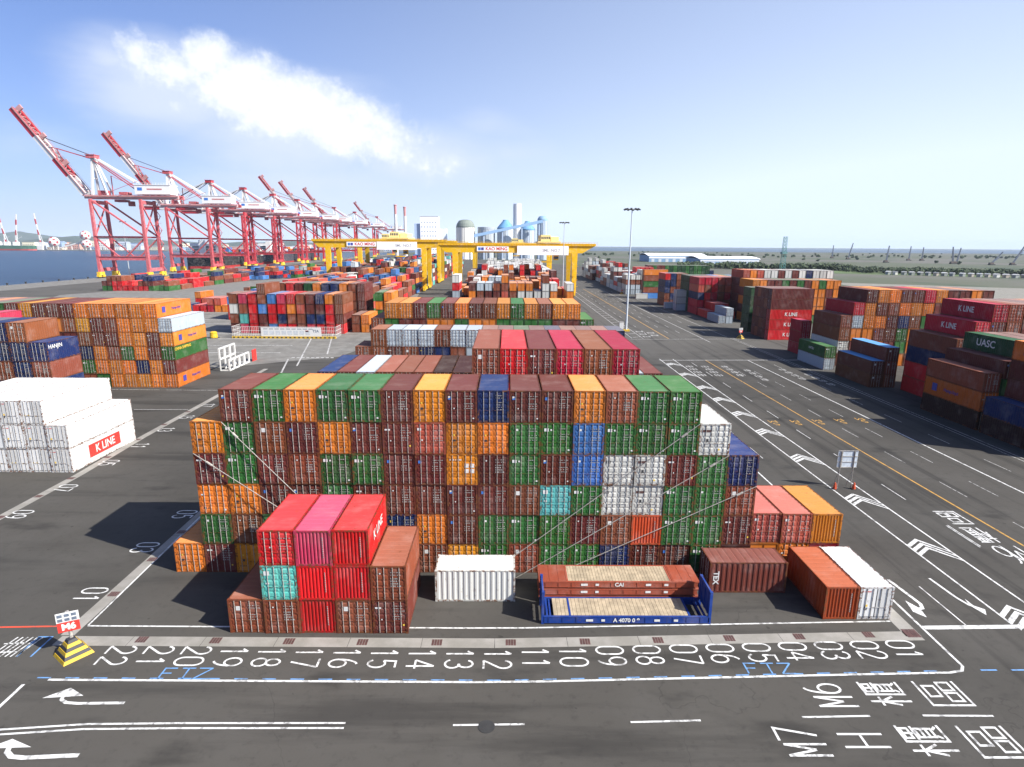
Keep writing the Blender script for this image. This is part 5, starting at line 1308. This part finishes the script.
for (u, vt, lb) in ((398.5, 209, 'red and white chimney left of the mill beyond the far quay crane'), (407.5, 211, 'thinner white chimney with a red top beside the mill')):
    t = thing('chimney', lb, 'chimney', (fx(u, 1300), 1262, 0)); b = MB(); h = 26.5+(245-vt)*1300/FPX
    for k in range(6): b.tube((0, 0, h*k/6), (0, 0, h*(k+1)/6), 3.4-k*.2, CHIM if k == 5 else WHITEP, 3.8-k*.2, 14)
    part('shaft', b, t); b = MB(); b.lathe(0, 0, [(3, h), (3.4, h+.5), (3.4, h+2), (2, h+2)], CHIM, 14); part('cap', b, t)
# ------------------------------------------------------------------ plain to the east
def warehouse(x0, x1, y0, y1, h, label):
    t = thing('warehouse', label, 'warehouse', (x0, y0, 0), 'white roofed warehouses on the plain'); w, d = x1-x0, y1-y0
    b = MB(); b.box(0, w, 0, d, 0, h*.75, PLAIN); part('wall', b, t, (.20, .34, .52)); b = MB()
    n = 8
    for k in range(n):
        a0, a1 = k/n, (k+1)/n; z0 = h*.75+h*.25*math.sin(a0*math.pi); z1 = h*.75+h*.25*math.sin(a1*math.pi); b.hexa([(-2, d*a0, z0-.6), (w+2, d*a0, z0-.6), (w+2, d*a1, z1-.6), (-2, d*a1, z1-.6), (-2, d*a0, z0), (w+2, d*a0, z0), (w+2, d*a1, z1), (-2, d*a1, z1)], PLAIN)
    part('roof', b, t, (.82, .83, .85)); b = MB()
    for k in range(int(w/12)): b.box(4+k*12, 9+k*12, -.15, -.02, 0, h*.35, PLAIN)
    part('door', b, t, (.6, .65, .7)); b = MB(); b.box(0, w, -.2, -.02, h*.42, h*.62, PLAIN); part('wall_band', b, t, (.75, .78, .82))
warehouse(262, 358, 985, 1060, 14, 'white roofed blue warehouse seen beyond the light mast'); warehouse(300, 385, 830, 900, 12, 'nearer white roofed blue warehouse left of the lattice tower')
t = thing('lattice_tower', 'teal lattice tower crane on the field behind the far containers', 'tower', (286, 536, 0)); b = MB(); h = 36
for (sx, sy) in ((-1, -1), (1, -1), (1, 1), (-1, 1)): b.beam((sx*2, sy*2, 0), (sx*1.2, sy*1.2, h), .3, .3, STEEL)
for k in range(12):
    z0, z1 = h*k/12, h*(k+1)/12; a0 = 2-.8*k/12; a1 = 2-.8*(k+1)/12
    for (p, q) in (((-a0, -a0), (a1, -a1)), ((a0, -a0), (a1, a1)), ((a0, a0), (-a1, a1)), ((-a0, a0), (-a1, -a1))): b.beam((*p, z0), (*q, z1), .2, .2, STEEL)
part('mast', b, t, (.10, .27, .26)); b = MB(); b.box(-5, 6, -3, 3, 0, 4, STEEL); b.box(-2.4, 2.4, -2.4, 2.4, h*.55, h*.6, STEEL); part('base', b, t, (.12, .25, .25))
for k, (u, v0, v1, lean, lb) in enumerate(((826, 256, 246, 0, 'thin'), (842, 257, 244, 3, 'slim'), (880, 260, 247, 1, 'upright'), (902, 258, 247, .5, 'narrow'), (915, 258, 248, 0, 'small'), (946, 261, 248, -2, 'paired'), (950, 261, 249, 2, 'grouped'), (985, 262, 253, 9, 'low'), (1006, 262, 246, 9, 'tall'))):
    D = 26.0*FPX/(v0-247.2-(u-512)*.0042+3); x = 22.1+(u-507)*D/FPX; Ht = (v0-v1)*D/FPX; w = .9
    t = thing('crawler_crane', 'distant dark crawler crane with %s lattice boom on the plain' % ('a steeply leaning' if lean > 5 else 'an upright'), 'crane', (x, D-44, 0), 'crawler cranes on the far plain')
    b = MB(); lx = lean*D/FPX
    for sx in (-w, w): b.beam((sx, 0, 3), (lx+sx*.3, 0, Ht+6), 1.0, 1.0, STEEL)
    for q in range(8): b.beam((-w+lx*q/8, 0, 3+(Ht-3)*q/8), (w*.6+lx*(q+1)/8, 0, 3+(Ht-3)*(q+1)/8), .5, .5, STEEL)
    part('boom', b, t, (.10, .12, .16)); b = MB(); b.box(-4, 2, -2, 2, 1.5, 4, STEEL); b.box(-4, 4, -3, -1.8, 0, 1.5, DARK); b.box(-4, 4, 1.8, 3, 0, 1.5, DARK); part('body', b, t, (.12, .09, .08))
for k in range(30):
    t = link('shed', None, loc=(404+k*5.6+hb.uniform(-1, 1), 560-k*3.6, 0)); tag(t, 'small pale shed in the row below the dark wood', 'shed', 'pale sheds in a row on the plain')
    b = MB(); w = hb.uniform(2, 3.6); b.box(0, w, 0, 5, 0, 2.8, PLAIN); part('wall', b, t, hb.choice(((.55, .54, .5), (.3, .32, .3), (.4, .36, .3), (.2, .22, .2)))); b = MB(); b.hexa([(-.3, -.3, 2.8), (w+.3, -.3, 2.8), (w+.3, 5.3, 2.8), (-.3, 5.3, 2.8), (w*.45, -.3, 3.6), (w*.55, -.3, 3.6), (w*.55, 5.3, 3.6), (w*.45, 5.3, 3.6)], PLAIN); part('roof', b, t, hb.choice(((.5, .5, .48), (.3, .3, .3), (.6, .6, .58))))
def wood(name, label, x0, x1, y0, y1, slope, n, h, seed, sz=2.4):
    b = MB(); r = random.Random(seed)
    clumps = [(r.uniform(x0, x1), r.uniform(0, 1), r.uniform(.6, 1.15)*h) for _ in range(n)]
    for (x, f, hh) in clumps:
        y = y0+(y1-y0)*f+(x-x0)*slope
        for _ in range(26):
            a = r.uniform(0, 6.28); q = math.sqrt(r.random())*hh*.55; z = hh*(.25+.75*r.random()); c = Vector((x+q*math.cos(a), y+q*math.sin(a), z))
            u = Vector((r.gauss(0, 1), r.gauss(0, 1), r.gauss(0, 1))).normalized(); w = u.orthogonal().normalized(); s = sz*r.uniform(.5, 1.1)
            b.poly([c-u*s-w*s*.6, c+u*s-w*s*.5, c+u*s*.8+w*s*.6, c-u*s*.9+w*s*.5], LEAF)
    o = link(name, b.mesh(name)); o['kind'] = 'stuff'; o['label'] = label; o['category'] = 'trees'
wood('distant_wood', 'dark wood of trees on the plain beyond the orange wall', 395, 640, 590, 660, -.42, 520, 5, 1, 1.5)
wood('distant_wood', 'green belt of trees before the white roofed warehouses', 235, 420, 690, 730, -.25, 170, 7, 2, 2)
wood('distant_wood', 'low scattered trees across the far plain', 150, 2200, 900, 2600, 0, 60, 4, 3, 2.5)
wood('distant_wood', 'line of far trees behind the warehouses', 100, 1500, 1500, 1800, 0, 120, 5, 5, 3)
g = MB(); g.poly([(241, 250, -.015), (700, 60, -.015), (760, 150, -.015), (270, 420, -.015)], concrete('dry_mud', (.16, .15, .12), (.22, .21, .18))); g.poly([(300, 600, -.02), (900, 330, -.02), (1000, 420, -.02), (330, 690, -.02)], flat('grass_field', (.10, .15, .045), .95, .5, .02)); struct('field_patches', g)
g = MB(); g.poly([(200, 3000, -.01), (9000, 3000, -.01), (12000, 9000, -.01), (200, 9000, -.01)], WATER); struct('coastal_water', g)
# ------------------------------------------------------------------ haze
HAZE = 0.00004
if HAZE:
    hm = bpy.data.materials.new('air_haze'); hm.use_nodes = True; hn = hm.node_tree; hn.nodes.clear()
    ho = hn.nodes.new('ShaderNodeOutputMaterial'); hv = hn.nodes.new('ShaderNodeVolumePrincipled'); hn.links.new(hv.outputs[0], ho.inputs['Volume'])
    hv.inputs['Color'].default_value = (.72, .86, 1.0, 1); hv.inputs['Density'].default_value = HAZE; hv.inputs['Anisotropy'].default_value = 0
    b = MB(); b.box(-12500, 15500, -400, 14800, -6, 140, hm); o = link('haze', b.mesh('haze')); o['kind'] = 'stuff'
